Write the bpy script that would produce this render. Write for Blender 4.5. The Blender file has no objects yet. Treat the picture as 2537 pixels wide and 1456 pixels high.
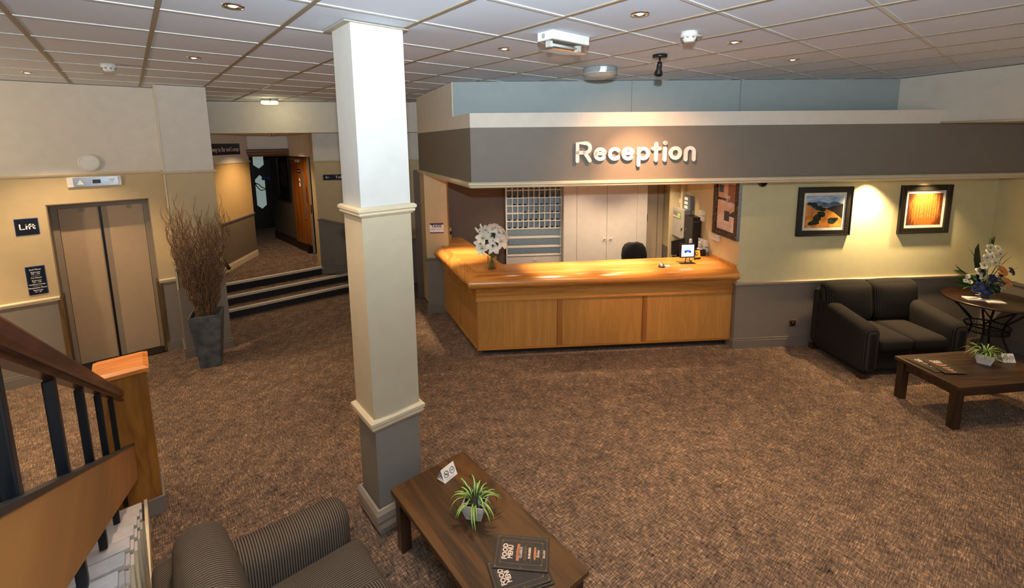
import bpy, math, random
from math import sin, cos, pi, radians, sqrt, atan2
from mathutils import Vector, Matrix
random.seed(7)
SC = bpy.context.scene
COL = SC.collection

# ------------------------------------------------------------------ camera
CAMZ = 2.661
yaw, pitch, roll = 0.7002, 0.1450, -0.0119
fw = Vector((sin(yaw)*cos(pitch), cos(yaw)*cos(pitch), -sin(pitch)))
rt = Vector((cos(yaw), -sin(yaw), 0)); up = rt.cross(fw)
r2 = rt*cos(roll)+up*sin(roll); u2 = up*cos(roll)-rt*sin(roll)
cam = bpy.data.cameras.new('camera'); camo = bpy.data.objects.new('camera', cam); COL.objects.link(camo)
camo.matrix_world = Matrix(((r2.x, u2.x, -fw.x, 0), (r2.y, u2.y, -fw.y, 0), (r2.z, u2.z, -fw.z, CAMZ), (0, 0, 0, 1)))
cam.sensor_fit = 'HORIZONTAL'; cam.sensor_width = 36.0
cam.lens = 36.0*1118.434/2537
cam.shift_x = 0.0; cam.shift_y = -(728-513.94)/2537
cam.clip_start = 0.02; cam.clip_end = 100
SC.camera = camo

# ------------------------------------------------------------------ world, flash, exposure
SC.view_settings.view_transform = 'Standard'; SC.view_settings.look = 'None'
SC.view_settings.exposure = 0.6; SC.view_settings.gamma = 1.0; SC.view_settings.use_curve_mapping = False
W = bpy.data.worlds.new('world'); SC.world = W; W.use_nodes = True
W.node_tree.nodes['Background'].inputs[0].default_value = (1, .86, .7, 1)
W.node_tree.nodes['Background'].inputs[1].default_value = 0.05

def light(name, kind, loc, energy, color, parent=None, target=None, **kw):
    l = bpy.data.lights.new(name, kind); l.energy = energy*(LAMP if 'beam' in name else 1); l.color = color
    for k, val in kw.items(): setattr(l, k, val)
    o = bpy.data.objects.new(name, l); COL.objects.link(o); o.location = loc
    if target is not None:
        o.rotation_euler = (Vector(target)-Vector(loc)).to_track_quat('-Z', 'Y').to_euler()
    if parent: o.parent = parent
    return o
WARM = (1.0, 0.73, 0.46)
# the photographer's flash, a little above the lens (its shadows fall on ceiling and back wall)
light('camera_flash', 'SPOT', (0, 0, 2.94), 640, (0.78, 0.91, 1.0), target=(3.9, 4.6, 9.6),
      spot_size=radians(165), spot_blend=1.0, shadow_soft_size=0.035)
# soft fill added behind the camera to raise the room's ambient light
light('ambient_fill', 'AREA', (2.5, -2.9, 1.5), 30, (1.0, 0.93, 0.84), target=(2.5, 3, 1.6), shape='RECTANGLE', size=7.0, size_y=2.2)
LAMP = 4.2      # strength of all tungsten lamps

# unseen light further left, outside the frame, added to warm the lift wall
light('lift_wall_fill', 'POINT', (-2.7, 5.7, 2.55), 60, (1.0, .80, .54), shadow_soft_size=.12)
# ------------------------------------------------------------------ helpers
def lin(c): return tuple((x/12.92 if x <= .04045 else ((x+.055)/1.055)**2.4) for x in c)
UA = radians(-36)
U = Vector((cos(UA), sin(UA), 0)); V = Vector((-U.y, U.x, 0))
def UV(u, v, z=0): return U*u + V*v + Vector((0, 0, z))

class MB:
    def __init__(s): s.v = []; s.f = []; s.m = []; s.s = []; s.mats = []; s.M = None
    def mi(s, mat):
        if mat not in s.mats: s.mats.append(mat)
        return s.mats.index(mat)
    def add(s, vs, fs, mat, smooth=False):
        b = len(s.v); k = s.mi(mat)
        for p in vs:
            p = Vector(p); s.v.append(s.M @ p if s.M else p)
        for f in fs:
            s.f.append([b+i for i in f]); s.m.append(k); s.s.append(smooth)
        return s
    def box(s, x0, x1, y0, y1, z0, z1, mat):
        vs = [(x, y, z) for z in (z0, z1) for y in (y0, y1) for x in (x0, x1)]
        return s.add(vs, [(0, 2, 3, 1), (4, 5, 7, 6), (0, 1, 5, 4), (2, 6, 7, 3), (0, 4, 6, 2), (1, 3, 7, 5)], mat)
    def prism(s, poly, z0, z1, mat, topmat=None, botmat=None):
        n = len(poly)
        vs = [(p[0], p[1], z0) for p in poly]+[(p[0], p[1], z1) for p in poly]
        s.add(vs, [(i, (i+1) % n, n+(i+1) % n, n+i) for i in range(n)], mat)
        s.add(vs, [tuple(range(n, 2*n))], topmat or mat); s.add(vs, [tuple(reversed(range(n)))], botmat or mat)
        return s
    def cyl(s, c, r, z0, z1, mat, n=20, r1=None, smooth=True):
        return s.lathe([(0, z0), (r, z0), (r if r1 is None else r1, z1), (0, z1)], mat, c, n, smooth=False) if not smooth else \
            s.lathe([(0, z0), (r, z0), (r, z0), (r if r1 is None else r1, z1), (r if r1 is None else r1, z1), (0, z1)], mat, c, n)
    def lathe(s, prof, mat, c=(0, 0, 0), n=24, smooth=True):
        vs = []; fs = []; k = len(prof)
        for i in range(n):
            a = 2*pi*i/n
            for r, z in prof: vs.append((c[0]+r*cos(a), c[1]+r*sin(a), c[2]+z))
        for i in range(n):
            j = (i+1) % n
            for q in range(k-1):
                fs.append((i*k+q, j*k+q, j*k+q+1, i*k+q+1))
        return s.add(vs, fs, mat, smooth)
    def tube(s, pts, r, mat, n=8, flat=1.0, caps=True):
        pts = [Vector(p) for p in pts]; k = len(pts)
        rs = r if isinstance(r, (list, tuple)) else [r]*k
        vs = []; fs = []; nrm = None
        for i, p in enumerate(pts):
            t = (pts[min(i+1, k-1)]-pts[max(i-1, 0)]).normalized()
            if nrm is None:
                a = Vector((0, 0, 1)) if abs(t.z) < .9 else Vector((1, 0, 0))
                nrm = (a - t*a.dot(t)).normalized()
            else: nrm = (nrm - t*nrm.dot(t)).normalized()
            b = t.cross(nrm)
            for j in range(n):
                a = 2*pi*j/n; vs.append(p + nrm*cos(a)*rs[i]*flat + b*sin(a)*rs[i])
        for i in range(k-1):
            for j in range(n):
                l = (j+1) % n; fs.append((i*n+j, i*n+l, (i+1)*n+l, (i+1)*n+j))
        if caps: fs += [tuple(reversed(range(n))), tuple(range((k-1)*n, k*n))]
        return s.add(vs, fs, mat, True)
    def rbox(s, x0, x1, y0, y1, z0, z1, r, mat, n=10, puff=(0, 0, 0), f=None):
        """rounded box (cushion): cube grid pushed onto a rounded-box surface"""
        c = Vector(((x0+x1)/2, (y0+y1)/2, (z0+z1)/2)); h = Vector(((x1-x0)/2, (y1-y0)/2, (z1-z0)/2))
        def ticks(hh):
            e = min(r/hh, .999); e = 1-e
            return [-1, -1+(1-e)*.25, -1+(1-e)*.55, -e]+[(-e+2*e*i/6) for i in range(1, 6)]+[e, 1-(1-e)*.55, 1-(1-e)*.25, 1]
        T = [ticks(h[i]) for i in range(3)]; m = len(T[0])
        for ax in range(3):
            a, b = (ax+1) % 3, (ax+2) % 3
            for sg in (-1, 1):
                vs = []; fs = []
                for i in range(m):
                    for j in range(m):
                        q = [0, 0, 0]; q[ax] = sg*h[ax]; q[a] = T[a][i]*h[a]; q[b] = T[b][j]*h[b]
                        q = Vector(q)
                        k = Vector([max(-(h[t]-r), min(h[t]-r, q[t])) for t in range(3)])
                        d = q-k
                        p = k + d.normalized()*r if d.length > 1e-9 else q
                        pf = (1-T[a][i]**2)*(1-T[b][j]**2)
                        p[ax] += sg*puff[ax]*pf
                        p = c+p
                        vs.append(f(p) if f else p)
                for i in range(m-1):
                    for j in range(m-1):
                        q = (i*m+j, (i+1)*m+j, (i+1)*m+j+1, i*m+j+1)
                        fs.append(q if sg > 0 else tuple(reversed(q)))
                s.add(vs, fs, mat, True)
        return s
    def blade(s, pts, ws, nrm, mats, thick=0.0):
        """leaf / petal: strip along pts; mats = 1 or 3 lengthwise bands"""
        pts = [Vector(p) for p in pts]; k = len(pts); nb = len(mats); cols = nb+1
        vs = []
        for i, p in enumerate(pts):
            t = (pts[min(i+1, k-1)]-pts[max(i-1, 0)]).normalized()
            sd = t.cross(Vector(nrm))
            sd = sd.normalized() if sd.length > 1e-6 else Vector((1, 0, 0))
            n2 = sd.cross(t)
            for c in range(cols):
                e = -1+2*c/nb
                if nb == 3: e = (-1, -.38, .38, 1)[c]
                vs.append(p+sd*ws[i]*e + n2*ws[i]*(abs(e)*.35))
        for b in range(nb):
            s.add(vs, [(i*cols+b, i*cols+b+1, (i+1)*cols+b+1, (i+1)*cols+b) for i in range(k-1)], mats[b], True)
        return s
    def mesh(s, name):
        me = bpy.data.meshes.new(name)
        me.from_pydata([tuple(p) for p in s.v], [], s.f)
        for m in s.mats: me.materials.append(m)
        me.polygons.foreach_set('material_index', s.m)
        me.polygons.foreach_set('use_smooth', s.s)
        me.update(); me.validate()
        return me
def box(*a): return MB().box(*a)

def obj(name, mb, parent=None, loc=None, rot=None, bevel=0, weld=False, seg=2):
    me = mb.mesh(name) if isinstance(mb, MB) else mb
    o = bpy.data.objects.new(name, me); COL.objects.link(o)
    if parent: o.parent = parent
    if loc is not None: o.location = loc
    if rot is not None: o.rotation_euler = rot
    if weld:
        w = o.modifiers.new('weld', 'WELD'); w.merge_threshold = 1e-4
    if bevel:
        b = o.modifiers.new('bevel', 'BEVEL'); b.width = bevel; b.segments = seg; b.limit_method = 'ANGLE'
        b.angle_limit = radians(40)
    return o
def tag(o, label, cat, group=None):
    o['label'] = label; o['category'] = cat
    if group: o['group'] = group
    return o
def thing(name, label, cat, loc=(0, 0, 0), rz=0.0, group=None):
    o = bpy.data.objects.new(name, None); COL.objects.link(o); o.empty_display_size = .1
    o.location = loc; o.rotation_euler = (0, 0, rz)
    return tag(o, label, cat, group)
def struct(name, mb, **k):
    o = obj(name, mb, **k); o['kind'] = 'structure'; return o
def sroot(name, loc=(0, 0, 0), rz=0.0):
    o = bpy.data.objects.new(name, None); COL.objects.link(o); o.location = loc; o.rotation_euler = (0, 0, rz)
    o['kind'] = 'structure'; return o
def text(name, body, size, mat, parent, loc, rot=(pi/2, 0, 0), ext=.0006, align='CENTER', sx=1.0, bold=0.0):
    c = bpy.data.curves.new(name, 'FONT'); c.body = body; c.size = size; c.extrude = ext
    c.align_x = align; c.align_y = 'CENTER'; c.resolution_u = 2; c.offset = bold
    t = bpy.data.objects.new('tmp', c); COL.objects.link(t)
    dg = bpy.context.evaluated_depsgraph_get()
    me = bpy.data.meshes.new_from_object(t.evaluated_get(dg))
    bpy.data.objects.remove(t); bpy.data.curves.remove(c)
    me.name = name; me.materials.clear(); me.materials.append(mat)
    o = bpy.data.objects.new(name, me); COL.objects.link(o); o.parent = parent
    o.location = loc; o.rotation_euler = rot; o.scale = (sx, 1, 1)
    return o

# ------------------------------------------------------------------ materials
def mk(name):
    m = bpy.data.materials.new(name); m.use_nodes = True
    nt = m.node_tree; b = nt.nodes['Principled BSDF']; return m, nt, b
def N(nt, t, **kw):
    n = nt.nodes.new(t)
    for k, v in kw.items():
        if k in n.inputs.keys(): n.inputs[k].default_value = v
        else: setattr(n, k, v)
    return n
def ramp(nt, fac, stops):
    r = N(nt, 'ShaderNodeValToRGB'); e = r.color_ramp.elements
    while len(e) < len(stops): e.new(.5)
    for i, (p, c) in enumerate(stops):
        e[i].position = p; e[i].color = (*lin(c), 1)
    nt.links.new(fac, r.inputs[0]); return r.outputs[0]
def coords(nt, scale=(1, 1, 1), rot=(0, 0, 0), kind='Object'):
    tc = N(nt, 'ShaderNodeTexCoord'); mp = N(nt, 'ShaderNodeMapping')
    mp.inputs['Scale'].default_value = scale; mp.inputs['Rotation'].default_value = rot
    nt.links.new(tc.outputs[kind], mp.inputs[0]); return mp.outputs[0]
def noise(nt, vec, scale, detail=2, rough=.5, dist=0):
    n = N(nt, 'ShaderNodeTexNoise'); n.inputs['Scale'].default_value = scale; n.inputs['Detail'].default_value = detail
    n.inputs['Roughness'].default_value = rough; n.inputs['Distortion'].default_value = dist
    nt.links.new(vec, n.inputs['Vector']); return n.outputs['Fac']
def bump(nt, b, h, st, dist=.002):
    n = N(nt, 'ShaderNodeBump'); n.inputs['Strength'].default_value = st; n.inputs['Distance'].default_value = dist
    nt.links.new(h, n.inputs['Height']); nt.links.new(n.outputs[0], b.inputs['Normal'])
def plain(name, c, rough=.5, metal=0.0, var=.05, scale=30, bmp=0, spec=.5, **kw):
    m, nt, b = mk(name)
    n = noise(nt, coords(nt), scale, 3)
    c2 = tuple(max(0, x*(1-var)) for x in c); c1 = tuple(min(1, x*(1+var)) for x in c)
    nt.links.new(ramp(nt, n, [(.3, c2), (.7, c1)]), b.inputs['Base Color'])
    b.inputs['Roughness'].default_value = rough; b.inputs['Metallic'].default_value = metal
    b.inputs['Specular IOR Level'].default_value = spec
    if bmp: bump(nt, b, n, bmp)
    for k, v in kw.items(): b.inputs[k.replace('_', ' ')].default_value = v
    return m
def emit(name, c, st):
    m, nt, b = mk(name)
    b.inputs['Base Color'].default_value = (*lin(c), 1)
    b.inputs['Emission Color'].default_value = (*lin(c), 1); b.inputs['Emission Strength'].default_value = st
    return m
def wood(name, dark, mid, light_, axis='x', scale=1.0, rough=.35, ring=9, contrast=1.0):
    m, nt, b = mk(name)
    k = {'x': (1.2, 14, 14), 'y': (14, 1.2, 14), 'z': (14, 14, 1.2)}[axis]
    vec = coords(nt, tuple(q*scale for q in k))
    big = noise(nt, coords(nt, tuple(q*scale*.35 for q in k)), 1.4, 3, .6, 1.2)
    fine = noise(nt, vec, 4, 6, .7, .4)
    w = N(nt, 'ShaderNodeMath', operation='MULTIPLY'); nt.links.new(big, w.inputs[0]); w.inputs[1].default_value = ring
    fr = N(nt, 'ShaderNodeMath', operation='PINGPONG'); nt.links.new(w.outputs[0], fr.inputs[0]); fr.inputs[1].default_value = 1
    mx = N(nt, 'ShaderNodeMix', data_type='FLOAT'); mx.inputs[0].default_value = .45
    nt.links.new(fr.outputs[0], mx.inputs[2]); nt.links.new(fine, mx.inputs[3])
    nt.links.new(ramp(nt, mx.outputs[0], [(.12, dark), (.5, mid), (.85, light_)]), b.inputs['Base Color'])
    b.inputs['Roughness'].default_value = rough
    bump(nt, b, fine, .06)
    return m
def ribbed(name, c1, c2, axis, period=.0125):
    m, nt, b = mk(name)
    w = N(nt, 'ShaderNodeTexWave', wave_type='BANDS', bands_direction=axis, wave_profile='SIN')
    w.inputs['Scale'].default_value = 2*pi/(20*period)*1.0; w.inputs['Distortion'].default_value = .25; w.inputs['Detail'].default_value = 1
    nt.links.new(coords(nt), w.inputs['Vector'])
    n = noise(nt, coords(nt), 260, 2); n2 = noise(nt, coords(nt, (40, 40, 40)), .9, 1)
    mx = N(nt, 'ShaderNodeMix', data_type='FLOAT'); mx.inputs[0].default_value = .35
    nt.links.new(w.outputs['Fac'], mx.inputs[2]); nt.links.new(n, mx.inputs[3])
    nt.links.new(ramp(nt, mx.outputs[0], [(.2, c1), (.75, c2)]), b.inputs['Base Color'])
    b.inputs['Roughness'].default_value = .95; b.inputs['Specular IOR Level'].default_value = .15
    bump(nt, b, mx.outputs[0], .5, .003)
    return m
def carpet_mat():
    m, nt, b = mk('carpet')
    a = noise(nt, coords(nt, (14, 150, 1), (0, 0, .12)), 1.0, 3, .65)
    c = noise(nt, coords(nt, (150, 14, 1), (0, 0, .12)), 1.0, 3, .65)
    d = noise(nt, coords(nt), 7, 3)
    mxx = N(nt, 'ShaderNodeMath', operation='MAXIMUM'); nt.links.new(a, mxx.inputs[0]); nt.links.new(c, mxx.inputs[1])
    mn = N(nt, 'ShaderNodeMath', operation='MINIMUM'); nt.links.new(a, mn.inputs[0]); nt.links.new(c, mn.inputs[1])
    ad = N(nt, 'ShaderNodeMath', operation='ADD'); nt.links.new(mxx.outputs[0], ad.inputs[0]); nt.links.new(mn.outputs[0], ad.inputs[1])
    hf = N(nt, 'ShaderNodeMath', operation='MULTIPLY_ADD'); nt.links.new(ad.outputs[0], hf.inputs[0]); hf.inputs[1].default_value = .5
    sh = N(nt, 'ShaderNodeMath', operation='MULTIPLY_ADD'); nt.links.new(d, sh.inputs[0]); sh.inputs[1].default_value = .16; sh.inputs[2].default_value = -.08
    nt.links.new(sh.outputs[0], hf.inputs[2])
    base = ramp(nt, hf.outputs[0], [(.36, (.085, .077, .075)), (.45, (.34, .285, .245)), (.54, (.46, .385, .325)), (.63, (.74, .61, .48))])
    fl = noise(nt, coords(nt, (30, 30, 1)), 1.5, 2)
    rust = ramp(nt, fl, [(.40, (.80, .79, .80)), (.62, (1, .95, .86))])
    mm = N(nt, 'ShaderNodeMix', data_type='RGBA', blend_type='MULTIPLY'); mm.inputs[0].default_value = .9
    nt.links.new(base, mm.inputs[6]); nt.links.new(rust, mm.inputs[7])
    nt.links.new(mm.outputs[2], b.inputs['Base Color'])
    b.inputs['Roughness'].default_value = 1.0; b.inputs['Specular IOR Level'].default_value = .05
    b.inputs['Sheen Weight'].default_value = .1
    bump(nt, b, hf.outputs[0], .6, .004)
    return m
def paint(name, c, rough=.55): return plain(name, c, rough, var=.015, scale=8, spec=.3)

UPPER = paint('paint_off_white', (.84, .81, .76)); MID = paint('paint_beige', (.77, .68, .52)); LOW = paint('paint_warm_grey', (.485, .45, .405))
PICW = paint('paint_cream_green', (.80, .77, .60)); FLASHW = paint('paint_white_flash_tint', (.62, .66, .66))  # upper wall is white; the flash's cool tint is put into its colour
COLW = paint('paint_column_white', (.80, .79, .76)); TRIM = paint('paint_cream_trim', (.83, .765, .64), .4)
TRIMG = paint('paint_grey_trim', (.46, .43, .39), .4); FRZ = paint('paint_frieze_grey', (.48, .445, .40)); BAND = paint('paint_frieze_white', (.86, .82, .76))
WHITE = plain('white_gloss', (.88, .87, .84), .4, var=.02); CUPB = paint('cupboard_white', (.83, .80, .765), .45)
TILE = plain('ceiling_tile_board', (.85, .875, .92), .9, var=.03, scale=220, bmp=.15, spec=.2)
BAR = plain('ceiling_bar_cream', (.70, .66, .58), .5, var=.03)
BARD = plain('main_runner_shaded', (.60, .54, .45), .5, var=.03); BARW = plain('cross_runner_white', (.82, .82, .80), .5, var=.03)  # main runners darker than cross runners: shading put into the colour
CARPET = carpet_mat(); DARKCARPET = plain('riser_carpet_dark', (.13, .12, .12), .95, var=.4, scale=120)
ALU = plain('nosing_aluminium', (.86, .82, .75), .3, .25); CHROME = plain('chrome', (.85, .85, .85), .15, 1)
BLACK = plain('black_plastic', (.05, .05, .055), .4); BLKMETAL = plain('black_baluster_paint', (.035, .045, .06), .35, spec=.4)
NAVY = plain('sign_navy', (.05, .07, .13), .35); SIGNW = plain('sign_white', (.93, .93, .93), .5); BLUEEDGE = plain('sign_blue_edge', (.12, .30, .55), .3)
OAK = wood('oak_counter', (.60, .38, .15), (.73, .49, .22), (.79, .56, .28), 'x', .8, .25, ring=5)
OAKV = wood('oak_veneer_panel', (.66, .46, .21), (.73, .52, .25), (.78, .57, .30), 'z', 1.3, .4, ring=4)
OAKY = wood('oak_counter_side', (.60, .38, .15), (.73, .49, .22), (.79, .56, .28), 'y', .8, .25)
ORANGEW = wood('orange_oak', (.42, .25, .08), (.53, .335, .12), (.58, .385, .16), 'z', .8, .35)
DOORW = wood('door_veneer', (.40, .21, .06), (.50, .28, .09), (.56, .34, .13), 'z', .7, .35)
HAND = wood('mahogany_handrail', (.18, .07, .04), (.30, .13, .07), (.38, .19, .10), 'y', .8, .25)
STRB = wood('stair_panel_board', (.52, .32, .13), (.60, .38, .16), (.65, .43, .20), 'y', .35, .45, ring=4)
TBL = wood('dark_table_wood_y', (.12, .068, .02), (.27, .168, .06), (.35, .225, .09), 'y', .8, .38)
TBLX = wood('dark_table_wood_x', (.10, .055, .03), (.215, .13, .07), (.29, .185, .105), 'x', .8, .4)
TBLZ = wood('dark_table_wood_z', (.09, .05, .025), (.18, .105, .05), (.24, .15, .075), 'z', .8, .4)
DARKW = wood('dark_door_wood', (.07, .04, .025), (.13, .075, .04), (.18, .11, .06), 'z', .8, .4)
JAMB = wood('jamb_brown', (.28, .20, .08), (.36, .27, .12), (.42, .32, .16), 'z', .8, .5)
LIFT = paint('lift_door_beige', (.70, .60, .48), .45); LIFTF = paint('lift_frame_taupe', (.56, .50, .42), .45)
GLASS, _nt, _b = mk('clear_glass'); _nt.nodes.remove(_b)
_tr = N(_nt, 'ShaderNodeBsdfTransparent'); _tr.inputs[0].default_value = (.93, .95, .95, 1); _gl = N(_nt, 'ShaderNodeBsdfGlossy'); _gl.inputs['Roughness'].default_value = .04
_lw = N(_nt, 'ShaderNodeLayerWeight'); _lw.inputs['Blend'].default_value = .22; _mx = N(_nt, 'ShaderNodeMixShader')
_nt.links.new(_lw.outputs['Facing'], _mx.inputs[0]); _nt.links.new(_tr.outputs[0], _mx.inputs[1]); _nt.links.new(_gl.outputs[0], _mx.inputs[2])
_nt.links.new(_mx.outputs[0], _nt.nodes['Material Output'].inputs['Surface'])
GREYP = plain('grey_plastic', (.62, .62, .60), .5); WHP = plain('white_plastic', (.86, .85, .82), .4)
STONE = plain('slate_planter', (.30, .315, .32), .65, var=.3, scale=9, bmp=.1)
LEAFG = plain('leaf_green', (.13, .29, .06), .45, var=.25, scale=60); LEAFD = plain('leaf_dark_green', (.06, .16, .07), .45, var=.25, scale=50)
LEAFL = plain('leaf_cream_stripe', (.62, .70, .36), .5, var=.1); SOIL = plain('soil', (.10, .075, .055), .95, var=.5, scale=150)
PETAL = plain('lily_petal', (.93, .92, .88), .5, var=.04, scale=60, Subsurface_Weight=.1)
STEM = plain('stem_green', (.30, .45, .16), .5)
TWIG = plain('willow_twig', (.45, .335, .24), .8, var=.3, scale=60)
GOLD = plain('gold_print', (.52, .38, .19), .4, .2); MENU = plain('menu_cover', (.15, .135, .12), .5, var=.1)

# ------------------------------------------------------------------ floor, ceiling
CH = 3.362
floor = struct('floor', box(-5, 10, -4, 13, -.1, 0, CARPET))
ceiling = struct('ceiling', box(-5, 10, -4, 10, CH+.03, CH+.1, TILE))
tile = MB()
tile.add([(-.290, -.290, 0), (.290, -.290, 0), (.290, .290, 0), (-.290, .290, 0), (-.297, -.297, .012), (.297, -.297, .012), (.297, .297, .012), (-.297, .297, .012)],
         [(3, 2, 1, 0), (0, 1, 5, 4), (1, 2, 6, 5), (2, 3, 7, 6), (3, 0, 4, 7), (4, 5, 6, 7)], TILE)
tme = tile.mesh('ceiling_tile')
GX, GY = 1.391, 2.480
first = True
for p in range(-7, 10):
    for q in range(-4, 11):
        x, y = GX+.6*(p+.5), GY+.6*(q+.5)
        if y > 7.6 and x < .3: continue
        uu = x*U.x+y*U.y; vv = x*V.x+y*V.y
        if vv > 5.9 and uu > -.3: continue
        if y > 9.3 - .56*(x-1.0) + .4: continue
        if uu > 5.75: continue
        o = bpy.data.objects.new('ceiling_tile', tme); COL.objects.link(o); o.parent = ceiling
        o.location = (x, y, CH+.006)
bm_ = MB()
for p in range(-8, 11):
    x = GX+.6*p; bm_.box(x-.012, x+.012, -2, 9.4, CH, CH+.03, BARD)
obj('main_runner', bm_, ceiling)['kind'] = 'stuff'
bm_ = MB()
for q in range(-7, 12):
    y = GY+.6*q; bm_.box(-4.5, 8.5, y-.012, y+.012, CH+.001, CH+.03, BARW)
obj('cross_runner', bm_, ceiling)['kind'] = 'stuff'

# ------------------------------------------------------------------ wall builders (local frame: +x along wall, -y towards the room)
def slab(mb, x0, x1, y0, y1, bands):
    for z0, z1, m in bands: mb.box(x0, x1, y0, y1, z0, z1, m)
def rail_prof(h, d):  # moulding profile (out, z) from top
    return [(0, h), (d*.55, h), (d, h*.86), (d, h*.62), (d*.7, h*.5), (d*.75, h*.3), (d*.3, h*.12), (0, 0)]
def rail(mb, x0, x1, y, z, h, d, mat):
    pr = rail_prof(h, d); n = len(pr)
    vs = [(x, y-o, z+zz) for x in (x0, x1) for o, zz in pr]
    mb.add(vs, [(i, n+i, n+(i+1) % n, (i+1) % n) for i in range(n)]+[tuple(range(n)), tuple(reversed(range(n, 2*n)))], mat)
    return mb
def skirt(mb, x0, x1, y, z, mat, h=.13, d=.018):
    mb.box(x0, x1, y-d, y, z, z+h*.8, mat); mb.box(x0, x1, y-d*.55, y, z+h*.8, z+h, mat); return mb

# lift wall (y = 7.2)
wl = sroot('wall_left', (0, 7.2, 0))
m = MB(); B3 = [(0, .93, LOW), (.93, 2.34, MID), (2.34, CH, UPPER)]
slab(m, -5, -.765, 0, .3, B3); slab(m, .14, .40, 0, .3, B3)
slab(m, -.765, .14, 0, .3, [(2.02, 2.34, MID), (2.34, CH, UPPER)])
obj('wall_surface', m, wl)
obj('dado_rail', rail(rail(MB(), -5, -.765, 0, .905, .06, .022, TRIM), .14, .31, 0, .905, .06, .022, TRIM), wl)
obj('picture_rail', rail(MB(), -5, .31, 0, 2.325, .035, .022, TRIM), wl)
obj('skirting', skirt(skirt(MB(), -5, -.765, 0, 0, TRIMG), .14, .31, 0, 0, TRIMG), wl)
# lift doors
d1 = sroot('door_1', (0, 7.2, 0))
m = MB(); m.box(-.765, -.70, .20, .30, 0, 2.02, LIFTF); m.box(.08, .14, .20, .30, 0, 2.02, LIFTF); m.box(-.70, .08, .20, .30, 1.945, 2.02, LIFTF)
m.box(-.767, -.755, .004, .2, .95, 2.02, LIFTF); m.box(.13, .142, .004, .2, .95, 2.02, LIFTF); m.box(-.765, .14, .004, .2, 2.01, 2.021, LIFTF)
obj('door_frame', m, d1)
leaf = MB().box(-.172, .172, 0, .03, 0, 1.93, LIFT)
for x in (-.526, -.115+.02):
    l = obj('door_leaf', leaf, d1, (x, .215, .012), bevel=.004)
    obj('hanger_roller', MB().cyl((0, 0, 0), .022, -.006, .006, LIFTF, 14), l, (.03, -.004, 1.90), (pi/2, 0, 0))
obj('door_edge_seal', box(-.345, -.320, .232, .25, .012, 1.94, BLACK), d1)
e_ = MB().box(-.356, -.345, .213, .24, .012, 1.94, LIFTF); e_.box(-.320, -.264, .216, .24, .012, 1.94, LIFTF); obj('edge_strip', e_, d1)
for x0, x1 in ((-.790, -.742), (.112, .165)):
    obj('jamb_guard', box(x0, x1, -.012, .2, 0, .945, JAMB), d1, bevel=.003)
obj('lift_sill', box(-.76, .135, -.02, .25, 0, .012, plain('sill_dark', (.10, .09, .08), .4, .5)), d1)

# pilaster between lift and steps
wp = sroot('wall_pilaster', (.31, 6.76, 0))
m = MB(); slab(m, 0, .495, 0, 1.3, [(0, 1.14, LOW), (1.14, 2.33, MID), (2.33, CH, UPPER)]); obj('wall_surface', m, wp)
def wrap(x0, x1, d, z0, h, mat, depth=.45):
    mb = MB(); rail(mb, x0-d, x1+d, 0, z0, h, d, mat); mb.box(x1, x1+d*.8, 0, depth, z0+h*.15, z0+h, mat); mb.box(x0-d*.8, x0, 0, depth, z0+h*.15, z0+h, mat); return mb
obj('dado_rail', wrap(0, .495, .012, 1.135, .03, TRIMG), wp)
obj('picture_rail', wrap(0, .495, .026, 2.322, .038, TRIM), wp)
obj('skirting', skirt(MB(), -.015, .51, 0, 0, TRIMG).box(-.015, 0, 0, .43, 0, .13, TRIMG), wp)
obj('corner_cover_strip', box(-.012, 0, -.004, .02, .9, CH, TRIM), wp)

# raised floor with three steps
st = sroot('floor_steps')
for i, (y0, z1) in enumerate(((7.92, .135), (8.21, .265), (8.50, .405))):
    s_ = obj('step', MB().add([(.78, y0, 0), (4.3, y0, 0), (4.3, 9.6, 0), (.78, 9.6, 0), (.78, y0, z1), (4.3, y0, z1), (4.3, 9.6, z1), (.78, 9.6, z1)],
                              [(0, 1, 5, 4), (1, 2, 6, 5), (2, 3, 7, 6), (3, 0, 4, 7)], DARKCARPET)
             .add([(.78, y0, z1), (4.3, y0, z1), (4.3, 9.6, z1), (.78, 9.6, z1)], [(0, 1, 2, 3)], CARPET), st)
    obj('stair_nosing', MB().box(.78, 4.3, y0-.012, y0+.055, z1, z1+.007, ALU).box(.78, 4.3, y0-.014, y0-.002, z1-.028, z1+.005, ALU), s_)
obj('landing', box(0.2, 4.5, 9.0, 16, .3, .407, CARPET), st)

# bulkhead over the steps (direction -29.3 deg)
bk = struct('wall_bulkhead', MB().box(-.8, 4.2, 0, .35, 2.85, CH, UPPER), loc=(1.08, 8.905, 0), rot=(0, 0, radians(-29.3)))
obj('bead', box(-.8, 4.2, -.006, .0, 2.85, 2.862, TRIM), bk)
struct('ceiling_vestibule', MB().prism([(-.2, 9.78), (4.5, 7.14), (4.8, 15), (-.2, 15)], 2.852, 2.95, UPPER))

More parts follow.
